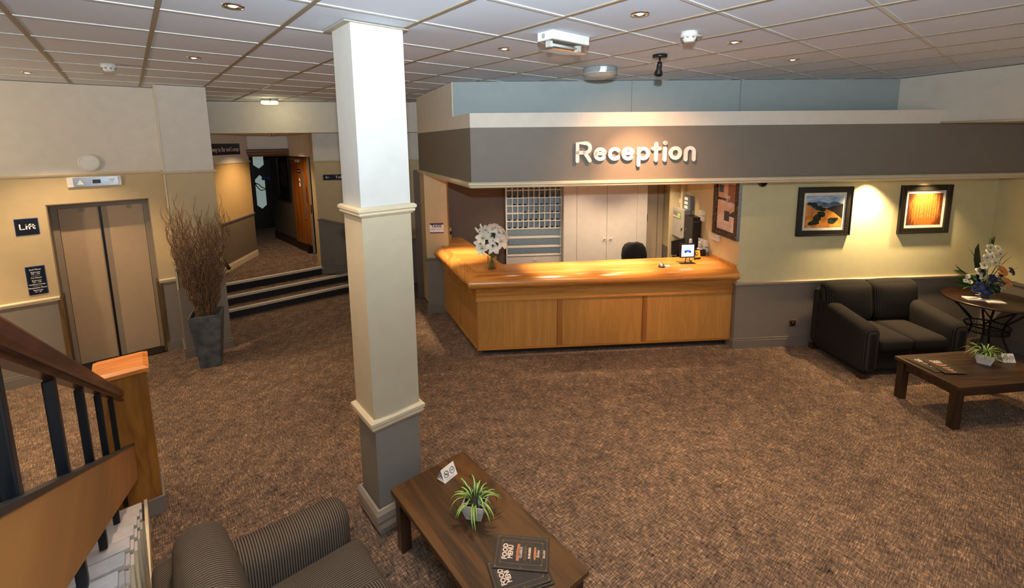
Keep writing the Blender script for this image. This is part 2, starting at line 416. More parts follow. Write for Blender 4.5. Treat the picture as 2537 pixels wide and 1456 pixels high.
# wall with the toilet sign (direction -31.2 deg), dado follows the steps down
wt = sroot('wall_back', (2.53, 8.5, 0), radians(-31.2))
m = MB()
L1, L2 = 1.66, 2.9
m.add([(0, 0, 0), (L1, 0, 0), (L2, 0, 0), (L2, 0, .84), (L1, 0, .84), (0, 0, 1.29)], [(0, 1, 4, 5), (1, 2, 3, 4)], LOW)
m.add([(0, 0, 1.29), (L1, 0, .84), (L2, 0, .84), (L2, 0, 2.35), (0, 0, 2.35)], [(0, 1, 2, 3, 4)], MID)
m.box(0, L2, 0.0005, .1, 0, 2.35, LOW); m.box(0, L2, 0, .1, 2.35, 2.85, UPPER)
obj('wall_surface', m, wt)
obj('dado_rail', MB().tube([(-.005, -.008, 1.30), (.06, -.008, 1.295), (L1, -.008, .85), (L2, -.008, .85)], .02, TRIMG, 8), wt)
obj('picture_rail', rail(MB(), -.01, L2, 0, 2.335, .035, .02, TRIM), wt)
obj('skirting', MB().box(0, .25, -.012, 0, .40, .54, TRIMG).box(.25, L1, -.012, 0, .2, .42, TRIMG).box(L1-.3, L2, -.014, 0, 0, .135, TRIMG), wt)

# slanted left wall of the vestibule
A0 = Vector((.55, 8.42, 0)); A1 = Vector((1.84, 10.35, 0)); la = (A1-A0).length; aa = atan2((A1-A0).y, (A1-A0).x)
wv = sroot('wall_vestibule_left', A0, aa)
WARMB = paint('paint_ochre_beige', (.76, .62, .40))
m = MB(); slab(m, 0, la, 0, .12, [(0, 1.27, paint('paint_brown_grey', (.46, .40, .33))), (1.27, 2.33, WARMB), (2.33, 2.85, UPPER)]); obj('wall_surface', m, wv)
obj('dado_rail', rail(MB(), 0, la+.01, 0, 1.245, .05, .02, TRIMG), wv)
obj('picture_rail', rail(MB(), 0, la+.01, 0, 2.31, .04, .022, TRIM), wv)
obj('skirting', skirt(MB(), 0, la, 0, .405, TRIM, .12), wv)
# end wall with doorway, and right side
we = sroot('wall_vestibule_end')
m = MB(); m.box(1.78, 2.75, 10.35, 10.5, 2.45, 2.85, UPPER); obj('wall_surface', m, we)
hd = MB(); rail(hd, 1.77, 2.70, 10.345, 2.42, .15, .07, wood('door_architrave', (.30, .20, .13), (.40, .28, .19), (.46, .33, .23), 'x', .8, .4)); obj('door_architrave', hd, we)
wr = sroot('wall_vestibule_right')
m = MB(); m.add([(2.535, 8.5, 2.42), (2.66, 10.35, 2.42), (2.66, 10.35, 2.85), (2.535, 8.5, 2.85)], [(0, 3, 2, 1)], UPPER)
m.box(2.54, 2.75, 8.52, 8.75, .3, 2.85, MID); m.box(2.58, 2.8, 8.75, 10.36, 2.42, 2.85, UPPER)
m.box(2.95, 3.05, 8.7, 10.5, .3, 2.6, MID); m.box(2.943, 2.95, 8.7, 10.4, .3, 1.27, LOW); m.box(2.66, 3.0, 10.4, 10.5, .3, 2.6, LOW)
obj('wall_surface', m, wr)
# dark corridor beyond
wc = sroot('wall_corridor')
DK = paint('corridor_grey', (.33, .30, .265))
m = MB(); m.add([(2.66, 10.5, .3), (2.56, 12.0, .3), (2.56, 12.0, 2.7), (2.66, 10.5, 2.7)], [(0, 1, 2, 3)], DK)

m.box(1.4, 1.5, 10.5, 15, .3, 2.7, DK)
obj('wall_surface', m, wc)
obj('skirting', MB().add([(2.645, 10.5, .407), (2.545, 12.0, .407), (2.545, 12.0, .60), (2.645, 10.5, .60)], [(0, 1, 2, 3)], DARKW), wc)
dd = sroot('door_4', (0, 13.6, .407))
def hexpane(cx, z0, z1, w): return [(cx, z0), (cx+w, z0+.1), (cx+w, z1-.12), (cx, z1), (cx-w, z1-.12), (cx-w, z0+.1)]
obj('door_leaf', box(2.1, 2.83, 0, .05, .0, 2.1, DARKW), dd); obj('door_leaf', box(2.84, 3.5, 0, .05, .0, 2.1, DARKW), dd)
PANE = emit('pane_glow', (.62, .68, .66), .35)  # emission put in for the light showing in the glass
for z0, z1, w in ((.54, 1.45, .115), (1.62, 2.09, .125)):
    h_ = hexpane(2.63, z0, z1, w); obj('pane', MB().add([(x, -.006, z) for x, z in h_], [tuple(range(6))], PANE), dd)
obj('door_pull', MB().tube([(2.50+.0, -.06, 1.25), (2.56, -.09, 1.22), (2.65, -.1, 1.12), (2.78, -.06, 1.07)], .012, BLACK).tube([(2.5, -.06, 1.25), (2.53, -.09, 1.15), (2.62, -.1, 1.04), (2.78, -.06, 1.07)], .012, BLACK), dd)
for x in (2.72, 2.84): obj('fire_door_disc', MB().cyl((0, 0, 0), .05, 0, .006, plain('disc_blue', (.10, .25, .55), .4)), dd, (x, -.004, 1.35), (pi/2, 0, 0))
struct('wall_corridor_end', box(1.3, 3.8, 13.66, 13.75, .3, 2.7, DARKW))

# ------------------------------------------------------------------ reception zone, uv frame
def uroot(name, u=0, v=0, z=0): return sroot(name, UV(u, v, z), UA)
LD = (cos(radians(109)), sin(radians(109)))     # direction of the left return in uv
# frieze box
F = (-.084, 4.83); Lend = (F[0]+LD[0]*2.69, F[1]+LD[1]*2.69)
fz = uroot('wall_frieze')
poly = [F, (7.9, 4.83), (7.9, 7.95), (-.9, 7.95), Lend]
m = MB(); m.prism(poly, 2.2, 2.81, FRZ, botmat=BAND); m.prism(poly, 2.81, 2.96, BAND); obj('wall_surface', m, fz)
def offs(d, A=F, left=None, right=7.9):
    nl = (-.9455, -.3256)  # outward normal of left return
    v = A[1]-d
    # corner: on v line and on left line offset d
    lx, ly = A[0]+nl[0]*d, A[1]+nl[1]*d
    t = (v-ly)/LD[1]; c = (lx+LD[0]*t, v)
    l = (lx+LD[0]*left, ly+LD[1]*left)
    return [(right, v), c, l]
def sweep(mb, prof, mat, A, left, right, smooth=False, endcap=True, matL=None):
    rows = [[(*p, z) for p in offs(d, A, left, right)] for d, z in prof]; n = len(prof)
    for seg in (0, 1):
        vs = []; fs = []
        for r in rows: vs += [r[seg], r[seg+1]]
        for i in range(n-1): fs.append((2*i, 2*i+1, 2*i+3, 2*i+2))
        mb.add(vs, fs, (matL or mat) if seg else mat, smooth)
    if endcap:
        mb.add([r[0] for r in rows], [tuple(range(n))], mat); mb.add([r[2] for r in rows], [tuple(reversed(range(n)))], mat)
    return mb
obj('rail_moulding', sweep(MB(), [(0, 2.235), (.025, 2.235), (.04, 2.22), (.04, 2.205), (.025, 2.195), (.022, 2.18), (.005, 2.17), (-.02, 2.17), (-.02, 2.2)], TRIM, F, 2.69, 7.9), fz)
# pale upper wall set back above the ledge
wu = uroot('wall_upper')
Bc = (-.2925, 5.498)
m = MB(); vs = [(*Bc, 2.96), (5.17, 5.30, 2.96), (5.17, 5.30, CH), (*Bc, CH)]
m.add(vs, [(0, 1, 2, 3)], FLASHW)
m.prism([(Bc[0], Bc[1]+.002), (5.17, 5.302), (5.17, 7.95), (-.9, 7.95), Lend], 2.96, CH, UPPER); obj('wall_surface', m, wu)
obj('joint_cover', box(1.84, 1.865, 5.40, 5.43, 2.96, CH, FLASHW), wu)
obj('joint_cover', box(3.16, 3.20, 5.345, 5.39, 2.96, CH, FLASHW), wu)
obj('corner_bead', box(Bc[0]-.008, Bc[0]+.004, 5.49, 5.50, 2.96, CH, TRIM), wu)
# bulkhead on the right, coming towards the camera
wbr = sroot('wall_right', UV(5.13, 5.36), UA)
m = MB(); m.prism([(0, 0), (.31, -1.2), (.95, -4.2), (4, -4.2), (4, 0)], 2.815, CH-.001, UPPER); obj('wall_surface', m, wbr)
obj('bottom_bead', MB().tube([(.1, -.53, 2.815), (.305, -1.2, 2.815), (.945, -4.2, 2.815)], .012, TRIM, 6), wbr)
# picture wall
pw = uroot('wall_front')
PU = 3.2027; PV = 5.264
m = MB(); slab(m, PU, 7.2, PV, PV+.14, [(0, .84, LOW), (.84, 2.2, PICW)]); obj('wall_surface', m, pw)
obj('dado_rail', rail(MB(), PU-.02, 6.6, PV, .83, .05, .03, TRIM if False else paint('paint_dado_pinkish', (.66, .60, .52), .4)), pw)
obj('skirting', skirt(MB(), PU-.018, 6.6, PV, 0, TRIMG, .13, .02).box(PU-.02, PU, PV-.011, PV+.3, 0, .104, TRIMG), pw)
# nook wall on the right
nk = uroot('wall_nook')
m = MB(); slab(m, 6.6, 6.75, .5, PV+.1, [(0, .84, LOW), (.84, 2.2, PICW)]); m.box(6.6, 6.75, .5, 4.83, 2.2, CH, UPPER); obj('wall_surface', m, nk)
obj('dado_rail', MB().box(6.575, 6.6, .5, PV, .835, .87, TRIMG), nk); obj('skirting', MB().box(6.582, 6.6, .5, PV, 0, .13, TRIMG), nk)
# reception right wall
rw = uroot('wall_reception_right')
RWP = paint('paint_reception_beige', (.80, .74, .58))
m = MB(); slab(m, PU, PU+.13, PV+.14, 7.9, [(0, .84, LOW), (.84, 2.2, RWP)]); m.add([(PU-.0008, PV, .84), (PU-.0008, PV+.14, .84), (PU-.0008, PV+.14, 2.2), (PU-.0008, PV, 2.2)], [(0, 3, 2, 1)], RWP)
m.box(3.06, PU, 6.97, 7.03, 0, 2.2, RWP)
obj('wall_surface', m, rw)
rb = uroot('wall_reception_back')
m = MB(); slab(m, -1.1, 3.4, 7.65, 7.8, [(0, 2.2, paint('paint_reception_taupe', (.42, .36, .31)))]); obj('wall_surface', m, rb)
# pier with the taxi card + wall behind it
wq = uroot('wall_pier')
m = MB(); slab(m, -.836, -.50, 6.893, 7.3, [(0, .86, LOW), (.86, 2.2, MID)]); obj('wall_surface', m, wq)
m = MB(); rail(m, -.86, -.50, 6.893, .845, .045, .025, TRIMG); m.box(-.858, -.836, 6.893, 7.3, .85, .89, TRIMG); obj('dado_rail', m, wq)
obj('skirting', skirt(MB(), -.852, -.50, 6.893, 0, TRIMG, .13, .018).box(-.852, -.836, 6.893, 7.3, 0, .12, TRIMG), wq)
wql = uroot('wall_reception_left')
obj('wall_surface', MB().prism([(-.50, 7.2), (-.66, 7.66), (-1.0, 7.66), (-.80, 7.2)], 0, 2.2, MID), wql)
obj('door_stile_dark', MB().prism([(-.498, 7.22), (-.615, 7.56), (-.63, 7.55), (-.51, 7.21)], 1.06, 2.0, BLACK), wql)
obj('door_closer', MB().box(-.50, -.43, 7.24, 7.30, 2.06, 2.11, plain('closer_bronze', (.36, .30, .24), .4, .5)), wql)
# far closing walls behind the camera
struct('wall_behind', box(-5, 10, -3.1, -3, 0, CH-.002, UPPER)); struct('wall_far_left', box(-5.1, -5, -3, 8, 0, CH-.002, UPPER)); struct('wall_far_right', box(8.9, 9, -3, 3, 0, CH-.002, UPPER))

# ------------------------------------------------------------------ column
c = thing('column', 'square cream column with grey foot beside the near coffee table', 'column', (1.057, 2.69, 0))
CW, CD = .333, .30
MIDC = paint('paint_column_beige', (.75, .69, .58))
obj('lower_shaft', box(.008, CW-.004, .008, CD-.004, 0, .80, LOW), c); obj('middle_shaft', box(0, CW, 0, CD, .80, 2.24, MIDC), c); obj('upper_shaft', box(0, CW, 0, CD, 2.24, CH, COLW), c)
def collar(z, h, d, mat):
    pr = rail_prof(h, d); mb = MB()
    rings = []
    for o, zz in pr: rings += [(-o, -o, z+zz), (CW+o, -o, z+zz), (CW+o, CD+o, z+zz), (-o, CD+o, z+zz)]
    fs = []
    for i in range(len(pr)):
        j = (i+1) % len(pr)
        for q in range(4): fs.append((i*4+q, i*4+(q+1) % 4, j*4+(q+1) % 4, j*4+q))
    return mb.add(rings, [tuple(reversed(f)) for f in fs], mat)
obj('dado_collar', collar(.77, .088, .03, TRIM), c); obj('picture_rail_collar', collar(2.2, .07, .03, TRIM), c)
obj('base_block', collar(0, .2, .028, paint('paint_base_grey', (.58, .53, .47))), c)
obj('cap_trim', box(-.04, CW+.03, -.02, CD+.04, CH-.006, CH, BAR), c)
for z in (3.02, 2.15): obj('blanking_disc', MB().cyl((0, 0, 0), .045, 0, .004, COLW if z > 2.3 else MIDC), c, (CW-.05 if z > 2.3 else CW*.72, -.001, z-.12), (pi/2, 0, 0))

# ------------------------------------------------------------------ staircase on the left
s = thing('staircase', 'white slatted stair flight with mahogany handrail and black balusters', 'staircase', (0, 0, 0))
def slope(x0, x1, y0, y1, zt, zb, mat):   # sloped board; zt, zb functions of y
    return MB().add([(x0, y0, zb(y0)), (x1, y0, zb(y0)), (x1, y1, zb(y1)), (x0, y1, zb(y1)), (x0, y0, zt(y0)), (x1, y0, zt(y0)), (x1, y1, zt(y1)), (x0, y1, zt(y1))],
                    [(3, 2, 1, 0), (4, 5, 6, 7), (0, 1, 5, 4), (1, 2, 6, 5), (2, 3, 7, 6), (3, 0, 4, 7)], mat)
hz = lambda y: 2.344-.486*(y-1.16)
obj('handrail', slope(-.228, -.174, .3, 3.62, hz, lambda y: hz(y)-.056, HAND), s, bevel=.012, seg=3)
obj('handrail_core', slope(-.212, -.19, .3, 3.9, lambda y: hz(y)-.055, lambda y: hz(y)-.068, HAND), s)
bt = lambda y: .607+.515*(3.9-y); bb = lambda y: .36+.53*(3.9-y)
obj('side_board', slope(-.197, -.172, .3, 3.935, bt, bb, STRB), s)
obj('board_capping', slope(-.215, -.170, .3, 3.935, lambda y: bt(y)+.012, bt, BLKMETAL), s)
for y in (.60, 1.08, 1.56, 2.05, 2.58, 3.17):
    obj('baluster', box(-.222, -.198, y-.017, y+.017, max(.45, .70+.524*(3.07-y)-.0), hz(y)-.06, BLKMETAL), s, bevel=.004)
PLK = plain('tread_plank_white', (.68, .63, .59), .45, var=.04)
sawt = [(3.07, 0)]; TUN = plain('tread_underside_b', (.20, .17, .15), .7)
for k in range(9):
    yn, z = 3.07-.25*k, .70+.131*k
    tr = obj('tread', box(-1.1, -.16, yn-.25, yn-.02, z-.05, z-.02, plain('tread_underside', (.20, .17, .15), .7) if k == 0 else TUN), s)
    for j in range(3): obj('plank', box(-1.1, -.14, yn-.002-.083*(j+1)+.022, yn-.002-.083*j, z-.02, z-.003*j, PLK), tr, bevel=.003)
    obj('riser', box(-1.1, -.165, yn-.03, yn-.018, (0 if k == 0 else z-.131), z-.02, PLK), s)
    sawt += [(yn-.01, z-.025), (yn-.24, z-.025)]
sawt += [(.78, 0)]
m = MB(); n = len(sawt)
m.add([(-.165, y, z) for y, z in sawt]+[(-.150, y, z) for y, z in sawt], [tuple(range(n)), tuple(reversed(range(n, 2*n)))]+[(i, n+i, n+(i+1) % n, (i+1) % n) for i in range(n)], TRIM)
obj('cut_string', m, s)
obj('floor_string', box(-.166, -.148, .8, 3.94, 0, .15, TRIM), s)
for k in range(6): obj('string_bracket', MB().add([(-.149, 3.0-.25*k, .62+.131*k), (-.149, 2.955-.25*k, .66+.131*k), (-.149, 2.98-.25*k, .2+.131*k), (-.135, 3.0-.25*k, .62+.131*k), (-.135, 2.955-.25*k, .66+.131*k), (-.149, 2.98-.25*k, .2+.131*k)], [(0, 1, 2), (3, 5, 4), (0, 2, 5, 3), (1, 4, 5, 2), (0, 3, 4, 1)], TRIM), s)
nw = obj('newel_post', box(-.325, -.06, 3.945, 4.24, .0, 1.10, ORANGEW), s)
obj('newel_cap', MB().add([(-.345, 3.925, 1.10), (-.04, 3.925, 1.10), (-.04, 4.26, 1.10), (-.345, 4.26, 1.10), (-.345, 3.925, 1.125), (-.04, 3.925, 1.125), (-.04, 4.26, 1.125), (-.345, 4.26, 1.125),
     (-.315, 3.955, 1.142), (-.07, 3.955, 1.142), (-.07, 4.23, 1.142), (-.315, 4.23, 1.142)],
     [(3, 2, 1, 0), (0, 1, 5, 4), (1, 2, 6, 5), (2, 3, 7, 6), (3, 0, 4, 7), (4, 5, 9, 8), (5, 6, 10, 9), (6, 7, 11, 10), (7, 4, 8, 11), (8, 9, 10, 11)], wood('newel_cap_oak', (.66, .36, .14), (.80, .48, .21), (.85, .55, .27), 'x', .8, .3)), s)
obj('newel_skirting', box(-.335, -.044, 3.930, 4.25, 0, .13, TRIMG), s, bevel=.004)

# ------------------------------------------------------------------ seating
RX = ribbed('fabric_ribs_x', (.13, .11, .09), (.41, .345, .275), 'X'); RY = ribbed('fabric_ribs_y', (.165, .14, .118), (.40, .34, .275), 'Y')
SX = ribbed('sofa_ribs_x', (.075, .072, .07), (.19, .172, .155), 'X', .016); SY = ribbed('sofa_ribs_y', (.075, .072, .07), (.19, .172, .155), 'Y', .016)
FOOT = wood('foot_wood', (.12, .07, .04), (.2, .12, .07), (.26, .16, .1), 'z')
# armchair: faces +x
a = thing('armchair', 'brown ribbed fabric armchair in front of the stairs', 'armchair', (.33, 2.13, 0))
shear = lambda p: Vector((p.x, p.y, p.z+max(0, (.2-p.x))*.16*max(0, p.z-.2)))
obj('frame_back', MB().rbox(-.45, -.27, -.42, .44, .09, .70, .05, RY), a)
for y0 in (.215, -.455): obj('arm', MB().rbox(-.22, .44, y0, y0+.235, .06, .615, .09, RX, f=shear), a)
obj('seat_base', MB().rbox(-.30, .40, -.22, .22, .08, .32, .03, RY), a)
obj('seat_cushion', MB().rbox(-.22, .47, -.219, .214, .30, .45, .055, RY, puff=(0, 0, .02)), a)
lean = lambda p: Vector((p.x-(p.z-.45)*.16, p.y, p.z))
obj('back_cushion', MB().rbox(-.30, -.10, -.35, .345, .44, .885, .075, RY, puff=(.03, 0, .01), f=lean), a)
for x in (-.38, .38):
    for y in (-.36, .38): obj('foot', box(x-.03, x+.03, y-.03, y+.03, 0, .09, FOOT), a)
# loveseat: faces -v
a = thing('loveseat', 'two-seat dark charcoal ribbed fabric sofa under the landscape pictures', 'sofa', UV(4.785, 4.80), UA)
sh2 = lambda p: Vector((p.x, p.y, p.z+max(0, (p.y+.42))*.17*max(0, p.z-.2)/.42))
obj('frame_back', MB().rbox(-.60, .60, .27, .43, .09, .80, .06, SX), a)
for x0 in (-.63, .415): obj('arm', MB().rbox(x0, x0+.215, -.43, .34, .055, .60, .08, SY, f=sh2), a)
obj('front_rail', MB().rbox(-.42, .42, -.36, .25, .07, .30, .02, SX), a)
for x0 in (-.415, .002): obj('seat_cushion', MB().rbox(x0, x0+.413, -.41, .22, .285, .445, .06, SX, puff=(0, 0, .02)), a)
ln2 = lambda p: Vector((p.x, p.y+(p.z-.45)*.16, p.z))
for x0 in (-.60, .003): obj('back_cushion', MB().rbox(x0, x0+.597, .10, .29, .44, .915, .085, SX, puff=(.0, .025, .015), f=ln2), a)
for x in (-.57, .57):
    for y in (-.37, .37): obj('foot', box(x-.035, x+.035, y-.035, y+.035, 0, .06, FOOT), a)

# ------------------------------------------------------------------ coffee tables
def coffee(label, loc, rz, lx, ly, top, lg):
    t = thing('coffee_table', label, 'table', loc, rz)
    obj('tabletop', box(-lx/2, lx/2, -ly/2, ly/2, .395, .43, top), t, bevel=.004)
    for sx in (-1, 1):
        for sy in (-1, 1): obj('leg', box(sx*(lx/2-.055)-.035, sx*(lx/2-.055)+.035, sy*(ly/2-.055)-.035, sy*(ly/2-.055)+.035, 0, .395, lg), t, bevel=.003)
    for sy in (-1, 1): obj('apron', box(-lx/2+.09, lx/2-.09, sy*(ly/2-.05)-.01, sy*(ly/2-.05)+.01, .315, .395, top), t)
    for sx in (-1, 1): obj('apron', box(sx*(lx/2-.05)-.01, sx*(lx/2-.05)+.01, -ly/2+.09, ly/2-.09, .315, .395, top), t)
    return t
coffee('dark wood coffee table beside the column, nearest the camera', (1.357, 1.945, 0), radians(-1), .565, 1.205, TBL, TBLZ)
coffee('dark wood coffee table in front of the charcoal sofa', UV(4.79, 3.80), UA+radians(2), 1.09, .62, TBLX, TBLZ)

# tent cards with no-smoking symbols
RINGB = plain('print_dark_blue', (.20, .24, .33), .5)
def tent(label, loc, rz, group=None):
    t = thing('tent_card', label, 'tent card', loc, rz)
    w, h, d = .058, .078, .04
    m = MB(); P = [(-d, 0), (0, h), (d, 0)]
    for i in range(2):
        (a0, b0), (a1, b1) = P[i], P[i+1]
        m.add([(-w, a0, b0), (w, a0, b0), (w, a1, b1), (-w, a1, b1)], [(0, 1, 2, 3)], WHP)
        m.add([(-w, a0*.95, b0), (w, a0*.95, b0), (w, a1*.95, b1-.002), (-w, a1*.95, b1-.002)], [(3, 2, 1, 0)], WHP)
    m.add([(-w, -d, .0005), (w, -d, .0005), (w, d, .0005), (-w, d, .0005)], [(0, 1, 2, 3)], WHP)
    obj('card', m, t)
    ang = atan2(h, d)
    for k, x in enumerate((-.026, .027)):
        g = MB()
        for i in range(24):
            a0, a1 = 2*pi*i/24, 2*pi*(i+1)/24
            g.add([(.021*cos(a0), .021*sin(a0), 0), (.021*cos(a1), .021*sin(a1), 0), (.017*cos(a1), .017*sin(a1), 0), (.017*cos(a0), .017*sin(a0), 0)], [(0, 1, 2, 3)], RINGB)
        g.box(-.010, .010, -.002, .003, -.0002, .0003, RINGB)
        if k == 0: g.add([(-.014, .011, .0004), (-.011, .014, .0004), (.014, -.011, .0004), (.011, -.014, .0004)], [(3, 2, 1, 0)], RINGB)
        obj('printed_symbol', g, t, (x, -d*.5-.0012, h*.5+.001), (ang, 0, 0))
    obj('printed_line', MB().box(-.04, .04, -.0012, .0012, 0, .0004, plain('print_grey', (.6, .6, .62), .5)), t, (0, -d*.86-.0008, h*.14+.001), (ang, 0, 0))
tent('white folded tent card behind the spider plant on the near coffee table', (1.425, 2.405, .431), radians(12))
tent('white folded tent card right of the spider plant on the table by the sofa', UV(5.22, 3.88, .431), UA+radians(-8))

# spider plants
def spider(label, loc, rz, seed):
    random.seed(seed)
    t = thing('spider_plant', label, 'plant', loc, rz)
    w0, w1, hh = .047, .068, .105
    m = MB(); n = 4
    rings = [(w0, 0), (w0*1.17, .03), (w1*.98, .07), (w1, hh), (w1-.005, hh), (w0*1.1, .03)]
    vs = []
    for w, z in rings: vs += [(-w, -w, z), (w, -w, z), (w, w, z), (-w, w, z)]
    fs = [(3, 2, 1, 0)]
    for i in range(len(rings)-1):
        for q in range(4): fs.append((i*4+q, i*4+(q+1) % 4, (i+1)*4+(q+1) % 4, (i+1)*4+q))
    obj('pot', m.add(vs, fs, plain('pot_white', (.86, .85, .84), .3, var=.02)), t, bevel=.004)
    obj('soil', box(-w1*.92, w1*.92, -w1*.92, w1*.92, .075, .092, SOIL), t)
    kinds = []
    for k in range(9):
        L = random.uniform(.13, .24); rise = random.uniform(.8, 1.4); mb = MB(); pts = []; ws = []
        for i in range(9):
            q = i/8; ph = rise*1.1-q*(rise+1.75)
            if i == 0: p = Vector((.012, 0, 0))
            else: p = pts[-1]+Vector((cos(ph), 0, sin(ph)))*L/8
            pts.append(p); ws.append(.0065*(sin(pi*min(1, .12+q*.88))**.6+.08))
        mb.blade(pts, ws, (0, 1, 0) if False else (0, 0, 1), [LEAFG, LEAFL, LEAFG]); kinds.append(mb.mesh('leaf'))
    for i in range(40):
        o = bpy.data.objects.new('leaf', kinds[i % 9]); COL.objects.link(o); o.parent = t
        az = i*2.399+random.uniform(-.3, .3)
        o.location = (.022*cos(az), .022*sin(az), .088); s_ = random.uniform(.65, 1.1)
        o.rotation_euler = (random.uniform(-.25, .25), -random.uniform(-.1, .35) if i % 3 else -random.uniform(.4, .75), az); o.scale = (s_, s_, s_)
    return t
p1 = spider('spider plant in a square white pot on the near coffee table', (1.385, 2.02, .431), radians(38), 3)
obj('plant_label', MB().add([(-.02, 0, 0), (.02, 0, 0), (.018, 0, .06), (0, 0, .075), (-.018, 0, .06)], [(0, 1, 2, 3, 4)], plain('label_pale_green', (.60, .72, .68), .5)).box(-.02, .02, .0004, .001, 0, .055, WHP), p1, (-.03, -.045, .082), (-.15, 0, -.3))
spider('spider plant in a square white pot on the table by the sofa', UV(4.955, 3.86, .431), UA+radians(40), 5)

# menus
MORANGE = plain('menu_orange', (.70, .42, .24), .5); MWHITE = plain('menu_cream_print', (.86, .76, .68), .5)
def menu(label, loc, rz, full=True):
    t = thing('menu', label, 'menu', loc, rz, None)
    w, h = .1025, .146
    obj('pages', box(-w+.003, w-.002, -h+.002, h-.002, .001, .004, plain('menu_pages', (.42, .38, .33), .6)), t)
    obj('cover', MB().box(-w, w, -h, h, .004, .0052, MENU).box(-w, w, -h, h, 0, .001, MENU), t)
    z = .0054
    def fr(mb, x, y, k=.0014):
        mb.box(-x, x, y-k, y, z-.0003, z, GOLD); mb.box(-x, x, -y, -y+k, z-.0003, z, GOLD)
        mb.box(-x, -x+k, -y, y, z-.0003, z, GOLD); mb.box(x-k, x, -y, y, z-.0003, z, GOLD)
        for sx in (-1, 1):
            for sy in (-1, 1): mb.add([(sx*x, sy*y, z+.0002), (sx*(x-.012), sy*y, z+.0002), (sx*x, sy*(y-.012), z+.0002)], [(0, 1, 2) if sx*sy < 0 else (0, 2, 1)], GOLD)
    m = MB(); fr(m, w-.008, h-.008); fr(m, w-.034, h-.032)
    m.box(-w+.008, -w+.022, -.001, .001, z-.0003, z, GOLD); m.box(w-.022, w-.008, -.001, .001, z-.0003, z, GOLD)
    obj('cover_border', m, t)
    text('cover_title', 'FOOD', .038, MWHITE, t, (0, .090, z), (0, 0, 0), .0002, bold=.0014, sx=.88)
    text('cover_title', 'MENU', .038, MWHITE, t, (0, .060, z), (0, 0, 0), .0002, bold=.0014, sx=.78)
    if full:
        b_ = MB(); b_.add([(-.052, .026, z), (-.05, .012, z), (.05, .012, z), (.052, .026, z), (0, .030, z)], [(0, 1, 2, 3, 4)], MORANGE)
        b_.add([(-.030, -.066, z), (.030, -.066, z), (.042, -.072, z), (.030, -.078, z), (-.030, -.078, z), (-.042, -.072, z)], [(5, 4, 3, 2, 1, 0)], MORANGE)
        obj('printed_banner', b_, t)
        text('printed_heading', 'GRILLED', .012, MENU, t, (0, .019, z+.0003), (0, 0, 0), .0001)
        text('printed_heading', 'CLASSICS', .016, plain('menu_silver', (.72, .70, .68), .4), t, (0, .003, z), (0, 0, 0), .0002, bold=.0008)
        text('printed_heading', 'GOURMET', .018, GOLD, t, (0, -.022, z), (0, 0, 0), .0002)
        text('printed_heading', 'BURGERS', .016, MWHITE, t, (0, -.043, z), (0, 0, 0), .0002, bold=.0008)
        text('printed_heading', 'Sides', .022, MWHITE, t, (0, -.089, z), (0, 0, 0), .0002, bold=.0004)
        text('printed_heading', 'SALADS', .014, MWHITE, t, (0, -.122, z), (0, 0, 0), .0002, bold=.0005)
        e = MB()
        for sx in (-1, 1): e.box(sx*.028-.012, sx*.028+.012, -.0905, -.0893, z-.0003, z, GOLD)
        e.tube([(.045*cos(q), -.128+.028*sin(q), z-.0005) for q in [pi*.2+pi*.6*i/8 for i in range(9)]], .001, GOLD, 4)
        e.tube([(-.056, -.03, z-.0005), (-.04, -.012, z-.0005), (.04, -.012, z-.0005), (.056, -.03, z-.0005), (.056, -.052, z-.0005), (-.056, -.052, z-.0005), (-.056, -.03, z-.0005)], .0008, GOLD, 4)
        obj('printed_ornament', e, t)
    return t
menu('dark food menu lying at the top of the near coffee table stack', (1.416, 1.633, .4425), radians(43.5))
menu('dark food menu twisted beneath the top menu on the near coffee table', (1.335, 1.565, .4368), radians(68), False)
menu('dark food menu at the bottom of the near coffee table stack', (1.342, 1.553, .431), radians(66), False)
menu('dark food menu lying on top, on the table by the sofa', UV(4.485, 3.83, .4366), UA+radians(-8))
menu('dark food menu tucked under another, on the table by the sofa', UV(4.395, 3.885, .431), UA+radians(6))

# ------------------------------------------------------------------ lift surroundings
t = thing('lift_indicator', 'steel lift position indicator with up and down arrows above the lift', 'indicator panel', (-.327, 7.2, 2.258))
obj('back_plate', box(-.235, .235, -.022, 0, -.057, .057, WHP), t, bevel=.003)
obj('steel_plate', box(-.185, .205, -.026, -.022, -.05, .05, plain('brushed_steel', (.62, .63, .65), .25, .9)), t)
obj('display', box(-.02, .05, -.028, -.026, -.022, .022, BLACK), t)
obj('up_arrow', MB().add([(-.155, -.0275, -.03), (-.095, -.0275, -.03), (-.125, -.0275, .028)], [(0, 1, 2)], WHP), t)
obj('down_arrow', MB().add([(.12, -.0275, .028), (.18, -.0275, .028), (.15, -.0275, -.03)], [(0, 2, 1)], WHP), t)
t = thing('wall_sounder', 'round white disc fixed to the wall above the lift indicator', 'wall disc', (-.351, 7.2, 2.475))
obj('disc', MB().lathe([(0, .028), (.09, .028), (.096, .026), (.10, .0), (0, 0)], WHITE, n=40), t, (0, 0, 0), (pi/2, 0, 0))
obj('rim_groove', MB().lathe([(.084, .0285), (.086, .030), (.088, .0285)], TRIM, n=40), t, (0, 0, 0), (pi/2, 0, 0))
obj('centre_boss', MB().cyl((0, 0, 0), .012, .028, .034, WHITE, 16), t, (0, 0, 0), (pi/2, 0, 0))
